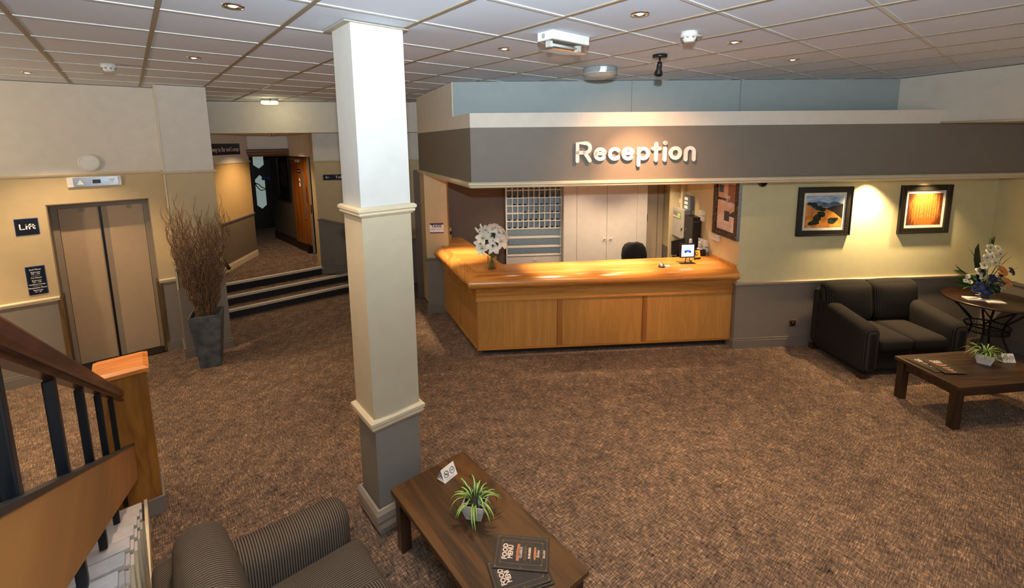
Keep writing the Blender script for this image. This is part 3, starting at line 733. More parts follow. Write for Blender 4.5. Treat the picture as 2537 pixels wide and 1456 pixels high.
def sign(name, label, loc, rz, w, h, edge=True, r=.015):
    t = thing(name, label, 'sign', loc, rz)
    if edge: obj('edge_panel', box(-w/2, w/2, -.006, 0, -h/2, h/2, BLUEEDGE), t, bevel=.0055)
    e = .006 if edge else 0
    obj('face_panel', box(-w/2+e, w/2-e, -.011, -.0 if not edge else -.006, -h/2+e, h/2-e, NAVY), t, bevel=.003)
    return t
t = sign('lift_sign', 'navy square sign reading Lift left of the lift doors', (-.932, 7.2, 1.795), 0, .185, .185)
lift_sign = t
t = sign('floor_directory_sign', 'tall navy floor directory sign left of the lift doors, below the Lift sign', (-.925, 7.2, 1.185), 0, .155, .325)
for z, b, sz in ((.125, '2nd Floor', .024), (.095, 'Bedrooms', .018), (.075, '201 - 226', .018), (.03, '1st Floor', .024), (-.001, 'Bedrooms', .018), (-.021, '101 - 132', .018), (-.045, 'Residents Lounge', .018), (-.085, 'Mezzanine Floor', .022), (-.112, 'Bedrooms', .018), (-.132, '51 - 57', .018)):
    text('lettering', b, sz, SIGNW, t, (0, -.0115, z), bold=.0004)
for z in (.053, -.065): obj('divider_line', box(-.035, .035, -.0118, -.011, z-.001, z+.001, SIGNW), t)

# planter with twisted willow
random.seed(11)
t = thing('willow_planter', 'tall tapered slate planter of dry twisted willow between lift and steps', 'planter', (.53, 6.40, 0), radians(-14))
b0, b1, hp = .105, .165, .66
rings = [(b0, 0), (b1, hp), (b1-.015, hp), (b1-.03, hp-.08)]
vs = []
for w, z in rings: vs += [(-w, -w, z), (w, -w, z), (w, w, z), (-w, w, z)]
fs = [(3, 2, 1, 0)]+[(i*4+q, i*4+(q+1) % 4, (i+1)*4+(q+1) % 4, (i+1)*4+q) for i in range(3) for q in range(4)]
obj('planter_pot', MB().add(vs, fs, STONE), t, bevel=.003)
obj('gravel', MB().box(-b1+.022, b1-.022, -b1+.022, b1-.022, hp-.08, hp-.05, plain('gravel', (.2, .18, .16), .9, var=.6, scale=70, bmp=.6)), t)
tw = []
for k in range(14):
    L = random.uniform(1.15, 1.46); pts = []; rs = []
    p = Vector((0, 0, 0)); ph = random.uniform(0, 6); fr = random.uniform(22, 34); am = random.uniform(.012, .024); tilt = .03+.17*sqrt((k+.5)/14)
    for i in range(26):
        q = i/25; z = q*L
        x = tilt*z*(1.5-.55*q); e = min(1, q*4)
        pts.append((x+am*e*sin(fr*z+ph), am*e*cos(fr*.8*z+ph*2), z)); rs.append(.0058*(1-q*.70))
    mb = MB().tube(pts, rs, TWIG, 4)
    for b_ in range(5):
        i0 = random.randint(9, 21); q0 = Vector(pts[i0]); az = random.uniform(0, 6.28); sp = []
        for i in range(9):
            q = i/8; sp.append(q0+Vector((cos(az)*q*.07+.012*sin(q*9+b_), sin(az)*q*.07+.012*cos(q*8), q*.20)))
        mb.tube(sp, [.0028*(1-q/10) for q in range(9)], TWIG, 3)
    tw.append(mb.mesh('branch'))
for i in range(126):
    o = bpy.data.objects.new('branch', tw[i % 14]); COL.objects.link(o); o.parent = t
    az = i*2.399; rr = .085*sqrt(random.random())
    o.location = (rr*cos(az), rr*sin(az), hp-.06); o.rotation_euler = (0, 0, az+random.uniform(-.5, .5)); s_ = random.uniform(.8, 1.04); o.scale = (1, 1, s_)

# ------------------------------------------------------------------ vestibule things
t = thing('bar_sign', 'long navy sign pointing to the bar, on the slanted corridor wall', 'sign', A0+Vector((cos(aa), sin(aa), 0))*1.45+Vector((0, 0, 2.585)), aa)
obj('face_panel', box(-.62, .51, -.014, 0, -.10, .10, NAVY), t, bevel=.004)
text('lettering', 'way to Bar and Lounge', .115, SIGNW, t, (.47, -.0145, -.005), align='RIGHT', sx=.88)
t = thing('toilet_sign', 'navy sign with white arrow reading Toilets, left of the column', 'sign', Vector((2.53, 8.5, 0))+Vector((cos(radians(-31.2)), sin(radians(-31.2)), 0))*.35+Vector((0, 0, 2.06)), radians(-31.2))
obj('face_panel', box(-.21, .28, -.012, 0, -.05, .05, NAVY), t, bevel=.003)
text('lettering', 'Toilets', .068, SIGNW, t, (.10, -.0125, 0), bold=.0008)
obj('arrow', MB().box(-.17, -.10, -.0128, -.012, -.004, .004, SIGNW).add([(-.172, -.0128, .0), (-.146, -.0128, .024), (-.140, -.0128, .018), (-.160, -.0128, 0)], [(0, 3, 2, 1)], SIGNW).add([(-.172, -.0128, .0), (-.160, -.0128, 0), (-.140, -.0128, -.018), (-.146, -.0128, -.024)], [(0, 3, 2, 1)], SIGNW), t)
# open wooden door leaf
hx = Vector((2.665, 10.40, .41)); fx = Vector((2.765, 9.62, .41)); dl = (fx-hx).length; da = atan2((fx-hx).y, (fx-hx).x)
t = sroot('door_2', hx, da)
obj('door_leaf', box(0, dl, -.044, 0, .012, 1.98, DOORW), t)
obj('leaf_edge', box(dl, dl+.003, -.044, 0, .012, 1.98, plain('door_edge_pale', (.62, .56, .47), .5)), t)
obj('vision_panel', box(.52, .60, -.047, .002, .72, 1.70, plain('wired_glass', (.42, .42, .38), .2, .2)), t)
vb = MB()
for x0, x1, z0, z1 in ((.51, .52, .71, 1.71), (.60, .61, .71, 1.71), (.51, .61, 1.70, 1.71), (.505, .615, .70, .72)): vb.box(x0, x1, -.05, 0, z0, z1, DOORW)
obj('vision_beading', vb, t)
obj('kick_plate', box(.01, dl-.005, -.046, -.044, .02, .17, plain('kick_bronze', (.14, .10, .06), .4, .3)), t)
obj('door_closer', box(.30, .46, -.085, -.044, 1.88, 1.94, GREYP), t, bevel=.004)
obj('closer_arm', MB().tube([(.36, -.07, 1.945), (.12, -.16, 1.95), (-.1, -.06, 1.96)], .010, plain('closer_arm_brass', (.55, .45, .3), .35, .8), 6), t)
dn = obj('door_notice', box(.30, .46, -.0465, -.044, 1.66, 1.74, NAVY), t); text('lettering', 'Reception', .028, SIGNW, dn, (.38, -.047, 1.70))
fdn = obj('fire_notice', box(.36, .415, -.0465, -.044, 1.38, 1.55, WHP), t); obj('blue_disc', MB().cyl((0, 0, 0), .024, 0, .001, BLUEEDGE), fdn, (.3875, -.0467, 1.475), (pi/2, 0, 0))
obj('pull_plate', box(.68, .70, -.048, -.044, 1.08, 1.38, DARKW), t); obj('lock_edge', box(dl+.002, dl+.005, -.034, -.012, .85, 1.03, DARKW), t)
obj('door_holder', MB().box(.60, .70, -.10, -.044, .012, .15, BLACK).cyl((.65, -.075, .15), .02, 0, .05, BLACK, 10), t, bevel=.004)
# picture in the dark corridor
pdir = Vector((-.1, 1.5, 0)).normalized(); pa = atan2(-pdir.y, -pdir.x)
t = thing('corridor_picture', 'dark framed picture on the corridor wall beyond the open door', 'picture', Vector((2.645, 10.72, 0))+pdir*.33+Vector((0, 0, 1.98)), pa)
fm = MB()
for x0, x1, z0, z1 in ((-.42, -.36, -.56, .56), (.36, .42, -.56, .56), (-.36, .36, .5, .56), (-.36, .36, -.56, -.5)): fm.box(x0, x1, -.035, -.002, z0, z1, plain('dark_silver_frame', (.16, .16, .17), .25, .6))
obj('frame', fm, t, bevel=.008)
obj('mount', box(-.36, .36, -.012, -.002, -.5, .5, plain('dark_mount', (.10, .095, .09), .4)), t)
obj('print', box(-.2, .2, -.014, -.012, -.25, .28, plain('dark_print', (.22, .17, .13), .5, var=.6, scale=6)), t)
# stub of handrail by the steps
tag(obj('wall_handrail', MB().tube([(1.02, 9.03, .75), (1.10, 9.08, .62), (1.16, 9.14, .50)], .03, DARKW, 10)), 'short dark wooden handrail end at the top of the three steps', 'handrail')

# ------------------------------------------------------------------ ceiling fittings
BULB = emit('halogen_glow', (1, .86, .62), 14)
def downlight(x, y, label, e=22, spot=62, z=CH+.006, vis=True):
    t = thing('downlight', label, 'downlight', (x, y, z), 0, 'ceiling downlights')
    if vis:
        obj('trim_ring', MB().lathe([(.030, .004), (.034, -.006), (.050, -.006), (.054, 0), (.054, .004)], CHROME, n=28), t)
        obj('reflector', MB().lathe([(.030, -.004), (.024, .004), (0, .004)], CHROME, n=20), t)
        obj('lamp', MB().lathe([(.021, -.001), (.014, -.006), (0, -.0075)], BULB, n=18), t)
    light('downlight_beam', 'SPOT', (0, 0, -.03), e, WARM, t, target=(0, 0, -2), spot_size=radians(spot), spot_blend=.55, shadow_soft_size=.03)
downlight(.491, 2.790, 'lit recessed downlight in the ceiling left of the column, nearest the camera')
downlight(.491, 4.585, 'lit recessed downlight over the floor between column and pilaster')
downlight(-.655, 6.385, 'lit recessed downlight in front of the lift wall, at far left', 30, 85)
downlight(2.296, 2.79, 'lit recessed downlight left of the long white emergency light')
downlight(2.296, 1.58, 'lit recessed downlight nearest above the emergency light, top centre')
downlight(3.50, 1.585, 'lit recessed downlight right of the smoke detector near reception')
downlight(4.70, 1.595, 'lit recessed downlight nearest the right-hand corner of the ceiling')
for i, (x, y, e) in enumerate(((3.5, .38, 22), (2.3, .38, 14), (4.7, .4, 20), (-.65, 4.6, 16), (6.0, .0, 26), (1.7, 6.4, 12), (-1.9, 6.4, 60), (-1.9, 4.6, 20), (2.3, 4.6, 16), (3.5, 2.8, 14))):  # extra beams without fittings, added for more warm ambient light
    light('downlight_beam', 'SPOT', (x, y, CH-.02), e, WARM, ceiling, target=(x, y, 0), spot_size=radians(62), spot_blend=.55, shadow_soft_size=.03)
def smoke(label, loc):
    t = thing('smoke_detector', label, 'smoke detector', loc)
    obj('base', MB().lathe([(0, 0), (.055, 0), (.055, -.03), (.05, -.034), (0, -.034)], WHP, n=28), t)
    obj('sensor_head', MB().lathe([(.045, -.034), (.044, -.045), (.034, -.062), (.03, -.066), (0, -.066)], WHP, n=28), t)
    for i in range(8): obj('vent_slot', box(-.007, .007, .0443, .047, -.044, -.037, plain('slot_grey', (.35, .35, .36), .6)), t, None, (0, 0, i*pi/4+.3))
    return t
smoke('white smoke detector on the ceiling in front of the lift wall', (-.05, 5.36, CH+.006))
t = smoke('white smoke detector on the ceiling between reception downlights', (2.935, 1.63, CH+.006)); obj('test_pin', MB().tube([(.05, -.02, -.018), (.085, -.045, -.018)], .008, GREYP, 8), t)
# emergency light, long rectangular
t = thing('emergency_light', 'rectangular white emergency light with clear diffuser on the ceiling', 'light fitting', (2.33, 2.20, CH+.006))
obj('body', MB().box(-.18, .18, -.07, .07, -.056, 0, WHP), t, bevel=.004)
obj('diffuser', MB().box(-.176, .176, -.066, .066, -.115, -.056, GLASS), t, bevel=.012)
obj('tube_lamp', MB().tube([(-.13, 0, -.075), (.13, 0, -.075)], .009, plain('tube_white', (.85, .86, .86), .3), 10), t)
for x in (-.14, .14): obj('lamp_holder', box(x-.015, x+.015, -.018, .018, -.095, -.056, WHP), t)
obj('cable_plug', MB().cyl((0, 0, 0), .016, 0, .003, GREYP, 14), t, (-.181, .01, -.028), (0, -pi/2, 0))
# round bulkhead light
t = thing('round_light', 'round grey bulkhead light with opal lens on the ceiling', 'light fitting', (3.63, 2.94, CH+.006))
obj('body', MB().lathe([(0, 0), (.155, 0), (.165, -.01), (.165, -.05), (.16, -.055)], plain('fitting_grey', (.56, .58, .58), .85, spec=.1), n=40), t)
obj('rim', MB().lathe([(.166, -.05), (.170, -.06), (.160, -.072)], GREYP, n=40), t)
obj('lens', MB().lathe([(.160, -.065), (.13, -.088), (.07, -.10), (0, -.104)], plain('lens_opal', (.72, .69, .63), .25, var=.02), n=40), t)
obj('rating_label', box(-.03, .03, -.002, .001, -.018, .018, SIGNW), t, (-.105, -.1275, -.028), (0, 0, radians(-39.5)))
obj('indicator_led', MB().cyl((0, 0, 0), .007, 0, .004, emit('led_red', (1, .25, .25), 1.5), 10), t, (-.145, -.01, -.062), (0, radians(200), 0))
# black adjustable spotlight
t = thing('spotlight', 'small black adjustable spotlight on the ceiling aimed at the Reception sign', 'spotlight', (3.50, 2.20, CH+.006))
obj('base_plate', MB().lathe([(0, 0), (.06, 0), (.06, -.02), (.055, -.026), (0, -.026)], BLACK, n=28), t)
obj('arm', MB().tube([(0, 0, -.026), (.0, 0, -.06), (.004, .004, -.075)], .008, BLACK, 8), t)
aim = (UV(1.72, 4.83, 2.38)-Vector((3.50, 2.20, CH-.1))).normalized()
qd = aim.to_track_quat('-Z', 'Y').to_euler()
obj('lamp_head', MB().lathe([(0, .03), (.018, .028), (.022, 0), (.022, -.035), (.034, -.06), (.034, -.085), (.031, -.085), (.028, -.06), (0, -.055)], BLACK, n=24), t, (.005, .005, -.085), tuple(q*.55 if i < 2 else q for i, q in enumerate(qd)))
light('spotlight_beam', 'SPOT', Vector((3.50, 2.20, CH-.19)), 16, (1, .52, .25), target=UV(1.72, 4.83, 2.24), spot_size=radians(100), spot_blend=1.0, shadow_soft_size=.012)
light('spotlight_beam_core', 'SPOT', Vector((3.50, 2.20, CH-.19)), 42, (1, .52, .25), target=UV(1.74, 4.83, 2.22), spot_size=radians(50), spot_blend=1.0, shadow_soft_size=.012)
# lit corridor bulkhead light
t = thing('corridor_light', 'small lit emergency light on the ceiling before the corridor', 'light fitting', (1.77, 7.93, CH+.001), radians(-29))
obj('body', box(-.115, .115, -.05, .05, -.03, 0, GREYP), t, bevel=.004)
obj('lens', MB().rbox(-.115, .115, -.055, .055, -.085, -.03, .02, emit('warm_lens', (1, .93, .62), 1.6)), t)
obj('clip', box(.02, .028, -.058, -.05, -.06, -.0, BLACK), t)
light('corridor_glow', 'POINT', (1.77, 7.93, CH-.12), 3.5, (1, .85, .5), shadow_soft_size=.08)
t = thing('vestibule_downlight', 'tiny downlight in the lowered ceiling above the corridor door', 'downlight', (2.05, 9.25, 2.852))
obj('trim_ring', MB().lathe([(.02, .0), (.03, -.02), (.045, -.02), (.048, 0)], CHROME, n=20), t); obj('lamp', MB().lathe([(.02, -.012), (0, -.016)], BULB, n=14), t)
light('vestibule_beam', 'SPOT', (2.0, 9.35, 2.80), 20, WARM, target=(1.95, 9.45, 0), spot_size=radians(125), spot_blend=.8, shadow_soft_size=.03)
# lamps in the soffit over the counter and over the pictures
for u_, v_, e in ((-.30, 6.38, 36), (1.0, 5.60, 36), (1.86, 5.63, 38), (2.71, 5.63, 22), (1.6, 6.7, 10.4), (.5, 6.8, 8), (2.2, 6.5, 10.4), (2.7, 6.7, 10)):
    light('soffit_beam', 'SPOT', UV(u_, v_, 2.17), e, WARM, target=UV(u_, v_, 0), spot_size=radians(56 if e > 10.5 else 120), spot_blend=.9, shadow_soft_size=.03)
for u_, e in ((4.80, 46), (5.57, 22)):
    light('soffit_beam', 'SPOT', UV(u_, 5.09, 2.17), e, (1, .70, .38), target=UV(u_+.02, 5.20, 1.2), spot_size=radians(104), spot_blend=1.0, shadow_soft_size=.03)

# ------------------------------------------------------------------ Reception lettering
def stroke(mb, path, r, y0, y1, mat, M=None):
    """round-capped flat stroke in the xz plane, extruded from y0 (front) to y1"""
    P = [Vector((p[0], p[1])) for p in path]; k = len(P); L = []; R = []
    for i in range(k):
        t = (P[min(i+1, k-1)]-P[max(i-1, 0)]).normalized(); n = Vector((-t.y, t.x))
        L.append(P[i]+n*r); R.append(P[i]-n*r)
    t0 = (P[1]-P[0]).normalized(); t1 = (P[-1]-P[-2]).normalized()
    closed = (P[0]-P[-1]).length < 1e-6
    quads = [(L[i], R[i], R[i+1], L[i+1]) for i in range(k-1)]
    out = list(R)
    if not closed:
        a = atan2(t1.y, t1.x); out += [P[-1]+Vector((cos(a-pi/2+pi*j/8), sin(a-pi/2+pi*j/8)))*r for j in range(1, 8)]
    out += list(reversed(L))
    if not closed:
        a = atan2(t0.y, t0.x); out += [P[0]+Vector((cos(a+pi/2+pi*j/8), sin(a+pi/2+pi*j/8)))*r for j in range(1, 8)]
    n = len(out)
    for q in quads:
        mb.add([(p.x, y0, p.y) for p in q], [(0, 1, 2, 3)], mat)
    if not closed:
        for c, t in ((P[-1], t1), (P[0], -t0)):
            a = atan2(t.y, t.x); fan = [c+Vector((cos(a-pi/2+pi*j/8), sin(a-pi/2+pi*j/8)))*r for j in range(9)]
            mb.add([(p.x, y0, p.y) for p in fan], [tuple(range(9))], mat)
    mb.add([(p.x, y0, p.y) for p in out]+[(p.x, y1, p.y) for p in out], [(i, n+i, n+(i+1) % n, (i+1) % n) for i in range(n)], mat)
def arc(cx, cz, rx, rz_, a0, a1, n=20): return [(cx+rx*cos(radians(a0+(a1-a0)*i/n)), cz+rz_*sin(radians(a0+(a1-a0)*i/n))) for i in range(n+1)]
t = thing('reception_sign', 'raised white rounded letters spelling Reception on the grey frieze', 'sign', UV(1.031, 4.83, 2.445), UA)
LETM = plain('letter_white', (.90, .88, .85), .45, var=.02)
R_ = .0195
LET = [
 ('R', [[(.02, .0), (.02, .19), (.10, .19)]+arc(.107, .14, .05, .05, 90, -90, 12)+[(.02, .09)], [(.098, .09), (.155, .005)]]),
 ('e', [[(.218, .078), (.318, .078)]+arc(.267, .0725, .053, .053, 6, 318, 30)[1:]]),
 ('c', [arc(.425, .0725, .053, .053, 42, 318, 28)]),
 ('e', [[(.522, .078), (.622, .078)]+arc(.572, .0725, .053, .053, 6, 318, 30)[1:]]),
 ('p', [[(.689, .125), (.689, -.05)], arc(.739, .0725, .053, .053, 0, 360, 32)]),
 ('t', [[(.881, .176), (.881, .0)], [(.846, .123), (.920, .123)]]),
 ('i', [[(.979, .125), (.979, .0)], arc(.981, .182, .004, .004, 0, 350, 10)]),
 ('o', [arc(1.096, .0725, .053, .053, 0, 360, 32)]),
 ('n', [[(1.213, .0), (1.213, .08)]+arc(1.2585, .08, .0455, .046, 180, 0, 16)+[(1.304, 0)]]),
]
for ps in ([[(-.052, .028), (-.052, -.024), (-.020, -.024)]], [[(-.003, .006), (-.003, -.024)], arc(-.003, .024, .0012, .0012, 0, 350, 8)],
           [[(.020, -.024), (.020, .016)]+arc(.030, .016, .010, .010, 180, 80, 6), [(.011, .004), (.032, .004)]], [[(.050, .022), (.050, -.012)]+arc(.060, -.012, .010, .011, 180, 280, 6), [(.040, .004), (.061, .004)]]):
    m = MB()
    for p in ps: stroke(m, p, .0062, -.0125, -.0108, SIGNW)
    obj('letter', m, lift_sign)
for ch, ps in LET:
    m = MB()
    for p in ps: stroke(m, p, R_, -.052, -.030, LETM)
    lo = obj('letter', m, t)
    xs = [q for p in ps for q in p]; cx = sum(q[0] for q in xs)/len(xs)
    for pt in (ps[0][0], ps[-1][len(ps[-1])//2]): obj('standoff', MB().tube([(pt[0], -.032, pt[1]), (pt[0], .0, pt[1])], .005, GREYP, 6), lo)

# ------------------------------------------------------------------ reception counter (uv frame)
ct = thing('reception_counter', 'large orange oak L-shaped reception counter with panelled front', 'counter', UV(0, 0, 0), UA)
CA = (-.0585, 5.335)          # panel corner
def Lp(d, left, right): return offs(d, CA, left, right)
def Lwall(mb, d0, d1, z0, z1, left, right, mat, matL=None):
    """thin L shaped wall between offsets d0 (outer) and d1 (inner)"""
    o, i = Lp(d0, left, right), Lp(d1, left, right)
    for a_, mt in ((0, mat), (1, matL or mat)):
        q = [o[a_], o[a_+1], i[a_+1], i[a_]]
        mb.add([(*p, z0) for p in q]+[(*p, z1) for p in q], [(0, 1, 2, 3), (7, 6, 5, 4), (0, 4, 5, 1), (1, 5, 6, 2), (2, 6, 7, 3), (3, 7, 4, 0)], mt)
    return mb
LEFT = 1.60
obj('plinth', Lwall(MB(), -.10, -.14, 0, .10, 1.55, 3.19, plain('plinth_dark', (.10, .09, .085), .7)), ct)
obj('carcass', Lwall(MB(), -.012, -.05, .10, .93, LEFT, 3.19, OAKV, OAKV), ct)
obj('bottom_trim', Lwall(MB(), .006, -.014, .088, .112, LEFT, 3.198, OAK, OAKY), ct)
obj('apron_board', Lwall(MB(), .016, -.012, .735, .92, LEFT, 3.198, OAK, OAKY), ct)
obj('apron_bead', Lwall(MB(), .022, -.01, .728, .742, LEFT, 3.2, OAK, OAKY), ct)
def fpanel(x0, x1): obj('front_panel', box(x0, x1, CA[1], CA[1]+.013, .114, .728, OAKV), ct)
# stile positions measured along the front
for x0, x1 in ((-.056, .925), (1.0, 2.015), (2.085, 3.195)): fpanel(x0, x1)
GRO = wood('stile_oak', (.46, .27, .10), (.56, .35, .14), (.62, .41, .18), 'z', .8, .4)
for x0, x1 in ((.935, .99), (2.025, 2.075)):
    obj('stile', box(x0, x1, CA[1]-.004, CA[1]+.013, .114, .728, GRO), ct, bevel=.004)
lang = radians(109)
def lbox(t0, t1, d0, d1, z0, z1, mat):
    nl = (-.9455, -.3256); q = []
    for t_, d_ in ((t0, d1), (t1, d1), (t1, d0), (t0, d0)): q.append((CA[0]+LD[0]*t_+nl[0]*d_, CA[1]+LD[1]*t_+nl[1]*d_))
    return MB().prism(q, z0, z1, mat)
for t0, t1 in ((.002, .74), (.765, LEFT)): obj('side_panel', lbox(t0, t1, -.013, 0, .114, .728, OAKV), ct)
obj('side_stile', lbox(.742, .763, -.013, -.006, .114, .728, plain('stile_dark_red', (.34, .14, .07), .5)), ct)
prof = [(-.055, 1.0501), (-.02, 1.051), (.03, 1.049), (.07, 1.042), (.105, 1.026), (.130, 1.002), (.139, .975), (.132, .948), (.115, .928), (.09, .915), (.06, .910), (-.012, .910)]
obj('bullnose_edge', sweep(MB(), prof, OAK, CA, 1.62, 3.2015, smooth=True, matL=OAKY), ct)
o_ = Lp(-.05, 1.62, 3.2)
nl = (.9455, .3256)
top = [o_[0], o_[1], o_[2], (-.495, 6.885), (-.495, 7.2), (-.64, 7.645)]
ic = (.29, 5.82); ti = (7.645-ic[1])/LD[1]
top += [(ic[0]+LD[0]*ti, 7.645), ic, (3.2, 5.93)]
obj('worktop', MB().prism([tuple(p) for p in reversed(top)], 1.015, 1.05, wood('oak_worktop', (.66, .43, .18), (.76, .52, .25), (.81, .59, .31), 'x', .5, .22, ring=5)), ct)
obj('end_upstand', box(3.18, 3.2, 5.30, 5.92, 1.05, 1.09, OAK), ct)
obj('end_upstand', box(-.60, -.50, 6.862, 6.89, 1.05, 1.075, OAK), ct)

# ------------------------------------------------------------------ behind the counter
# pigeonhole key rack
pk = thing('pigeonhole_rack', 'white pigeonhole key rack on the back wall behind the counter', 'rack', UV(.43, 7.45), UA)
wd = .945; zb = [1.204+.1305*i for i in range(7)]
m = MB(); m.box(0, .022, 0, .2, .3, 1.995, WHITE); m.box(wd-.012, wd, 0, .2, .3, 1.995, WHITE); obj('side', m, pk)
obj('back_panel', box(.0, wd, .16, .2, .3, 1.99, plain('pigeonhole_back_grey', (.66, .72, .75), .5)), pk)
for z in zb: obj('shelf', box(.022, wd-.012, 0, .16, z-.008, z+.008, WHITE), pk)
xs_ = [.022+(wd-.034)*i/10 for i in range(11)]
for x in xs_[1:-1]: obj('divider', box(x-.006, x+.006, .002, .16, zb[0], zb[-1], WHITE), pk)
for z in (1.05, .889, .742): obj('shelf', box(.022, wd-.012, -.01, .16, z-.010, z+.010, WHITE), pk)
dr = obj('drawer', box(.024, wd-.014, -.002, .1, .50, .72, CUPB), pk); obj('knob', MB().lathe([(0, .03), (.012, .028), (.014, .02), (.006, .01), (.006, 0)], WHITE, n=14), dr, (.49, -.002, .665), (pi/2, 0, 0))
ORD = ['first', 'second', 'third', 'fourth', 'fifth', 'sixth', 'seventh', 'eighth', 'ninth', 'tenth']
KEYM = plain('key_fob_dark', (.07, .07, .08), .4)
kmesh = MB().box(-.028, .012, -.012, .012, 0, .012, KEYM).tube([(.012, 0, .005), (.034, .006, .005)], .004, GREYP, 6).tube([(-.03, -.01, .014), (-.01, .012, .016), (.01, .0, .014)], .005, KEYM, 5).mesh('key')
for row, cols in ((1, (1, 2, 3, 7, 8)), (2, (2, 3, 4, 6, 7, 8, 10)), (3, (4, 6, 9, 10)), (4, (1, 2, 3, 4, 5, 6, 7, 9, 10)), (5, (1, 2, 3, 4, 7, 8, 9, 10))):
    for cidx in cols:
        o = bpy.data.objects.new('room_key', kmesh); COL.objects.link(o)
        z = zb[5-row]+.0095
        o.location = UV(.43+(xs_[cidx-1]+xs_[cidx])/2, 7.45+.022, z); o.rotation_euler = (0, 0, UA+random.uniform(-.5, .5))
        tag(o, 'dark room key in pigeonhole row %s from the top, %s cell from left' % (ORD[row], ORD[cidx-1]), 'key', 'room keys in the pigeonholes')
# cupboard
cb = thing('cupboard', 'tall white double-door cupboard behind the counter', 'cupboard', UV(0, 7.3), UA)
obj('carcass', box(1.385, 2.80, .03, .34, 0, 2.19, CUPB), cb)
obj('side_panel', box(1.385, 1.602, 0, .03, 0, 2.19, CUPB), cb); obj('side_panel', box(2.63, 2.80, 0.004, .03, 0, 2.19, CUPB), cb)
for x0, x1, kx in ((1.606, 2.111, 2.074), (2.115, 2.626, 2.178)):
    d_ = obj('door', box(x0, x1, -.004, .03, .05, 2.185, CUPB), cb, bevel=.003)
    obj('handle', MB().lathe([(0, .035), (.016, .032), (.018, .024), (.007, .012), (.007, 0)], plain('knob_cream', (.85, .78, .66), .3), n=16), d_, (kx, -.004, 1.035), (pi/2, 0, 0))
    obj('handle_plate', box(kx-.009, kx+.009, -.008, -.004, .94, 1.03, CUPB), d_, bevel=.003)
# door beside the cupboard
d3 = uroot('door_3')
DOORB = paint('door_beige', (.76, .68, .57)); obj('door_frame', box(2.81, 2.875, 7.50, 7.65, 0, 2.19, plain('frame_grey_brown', (.40, .36, .31), .5)), d3)
obj('door_leaf', box(2.88, 3.195, 7.58, 7.63, 0, 2.19, DOORB), d3)
obj('leaf_edge', box(3.085, 3.095, 7.57, 7.58, 0, 2.19, LIFTF), d3)
obj('hinge', box(2.868, 2.885, 7.485, 7.50, 1.27, 1.40, plain('hinge_steel', (.45, .45, .45), .3, .8)), d3)
obj('door_closer', box(2.99, 3.10, 7.50, 7.58, 1.93, 2.02, GREYP), d3)
# desk, chair and equipment
obj_d = thing('back_desk', 'dark office desk against the reception right wall', 'desk', UV(2.95, 6.45), UA)
DESK = plain('desk_grey', (.42, .41, .40), .5); obj('desktop', MB().prism([(-.16, -.44), (.245, -.44), (.245, .05), (.08, .05), (.08, -.2), (-.16, -.2)], .955, .98, DESK), obj_d)
obj('leg', box(-.15, -.12, -.42, -.22, 0, .955, DESK), obj_d); obj('leg', box(.20, .23, -.42, .03, 0, .955, DESK), obj_d)
t = thing('office_chair', 'black office chair behind the counter', 'chair', UV(2.36, 6.62), UA+.2)
def cb_(p): return Vector((p.x, p.y+(p.z-.9)*.12, p.z))
bk_ = MB(); prf = []
for z, w in ((.64, .10), (.70, .165), (.80, .20), (.92, .205), (1.02, .185), (1.08, .14), (1.105, .07)): prf.append((z, w))
vs = []; fs = []
for z, w in prf:
    for y in (-.03, .03):
        for i in range(9): e = -1+i/4; vs.append((w*e, y-(1-e*e)*.03+(z-.8)*.12, z))
nr = len(prf)
for r_ in range(nr-1):
    for sd in (0, 1):
        for i in range(8):
            a0 = (r_*2+sd)*9+i; b0_ = ((r_+1)*2+sd)*9+i
            fs.append((a0, a0+1, b0_+1, b0_) if sd == 0 else (a0, b0_, b0_+1, a0+1))
    for i in (0, 8):
        a0 = r_*18+i; fs.append((a0, a0+18, a0+27, a0+9) if i == 0 else (a0, a0+9, a0+27, a0+18))
for r_ in (0, nr-1): fs += [(r_*18+i, r_*18+i+9, r_*18+i+10, r_*18+i+1) if r_ == 0 else (r_*18+i, r_*18+i+1, r_*18+i+10, r_*18+i+9) for i in range(8)]
CHF = plain('chair_black_fabric', (.045, .045, .05), .9, scale=150, var=.3)
obj('backrest', bk_.add(vs, fs, CHF, True), t); obj('seat', MB().rbox(-.23, .23, -.42, .02, .44, .53, .04, CHF), t)
obj('back_bar', box(-.03, .03, .0, .025, .47, .72, BLACK), t); obj('gas_column', MB().cyl((0, -.2, .08), .03, 0, .37, BLACK, 12), t)
for k in range(5): obj('base_arm', MB().tube([(0, -.2, .10), (.27*cos(k*1.257), -.2+.27*sin(k*1.257), .05)], .02, BLACK, 6), t); obj('castor', MB().lathe([(0, 0), (.025, .01), (.025, .04), (0, .05)], BLACK, n=10), t, (.27*cos(k*1.257), -.2+.27*sin(k*1.257), 0))
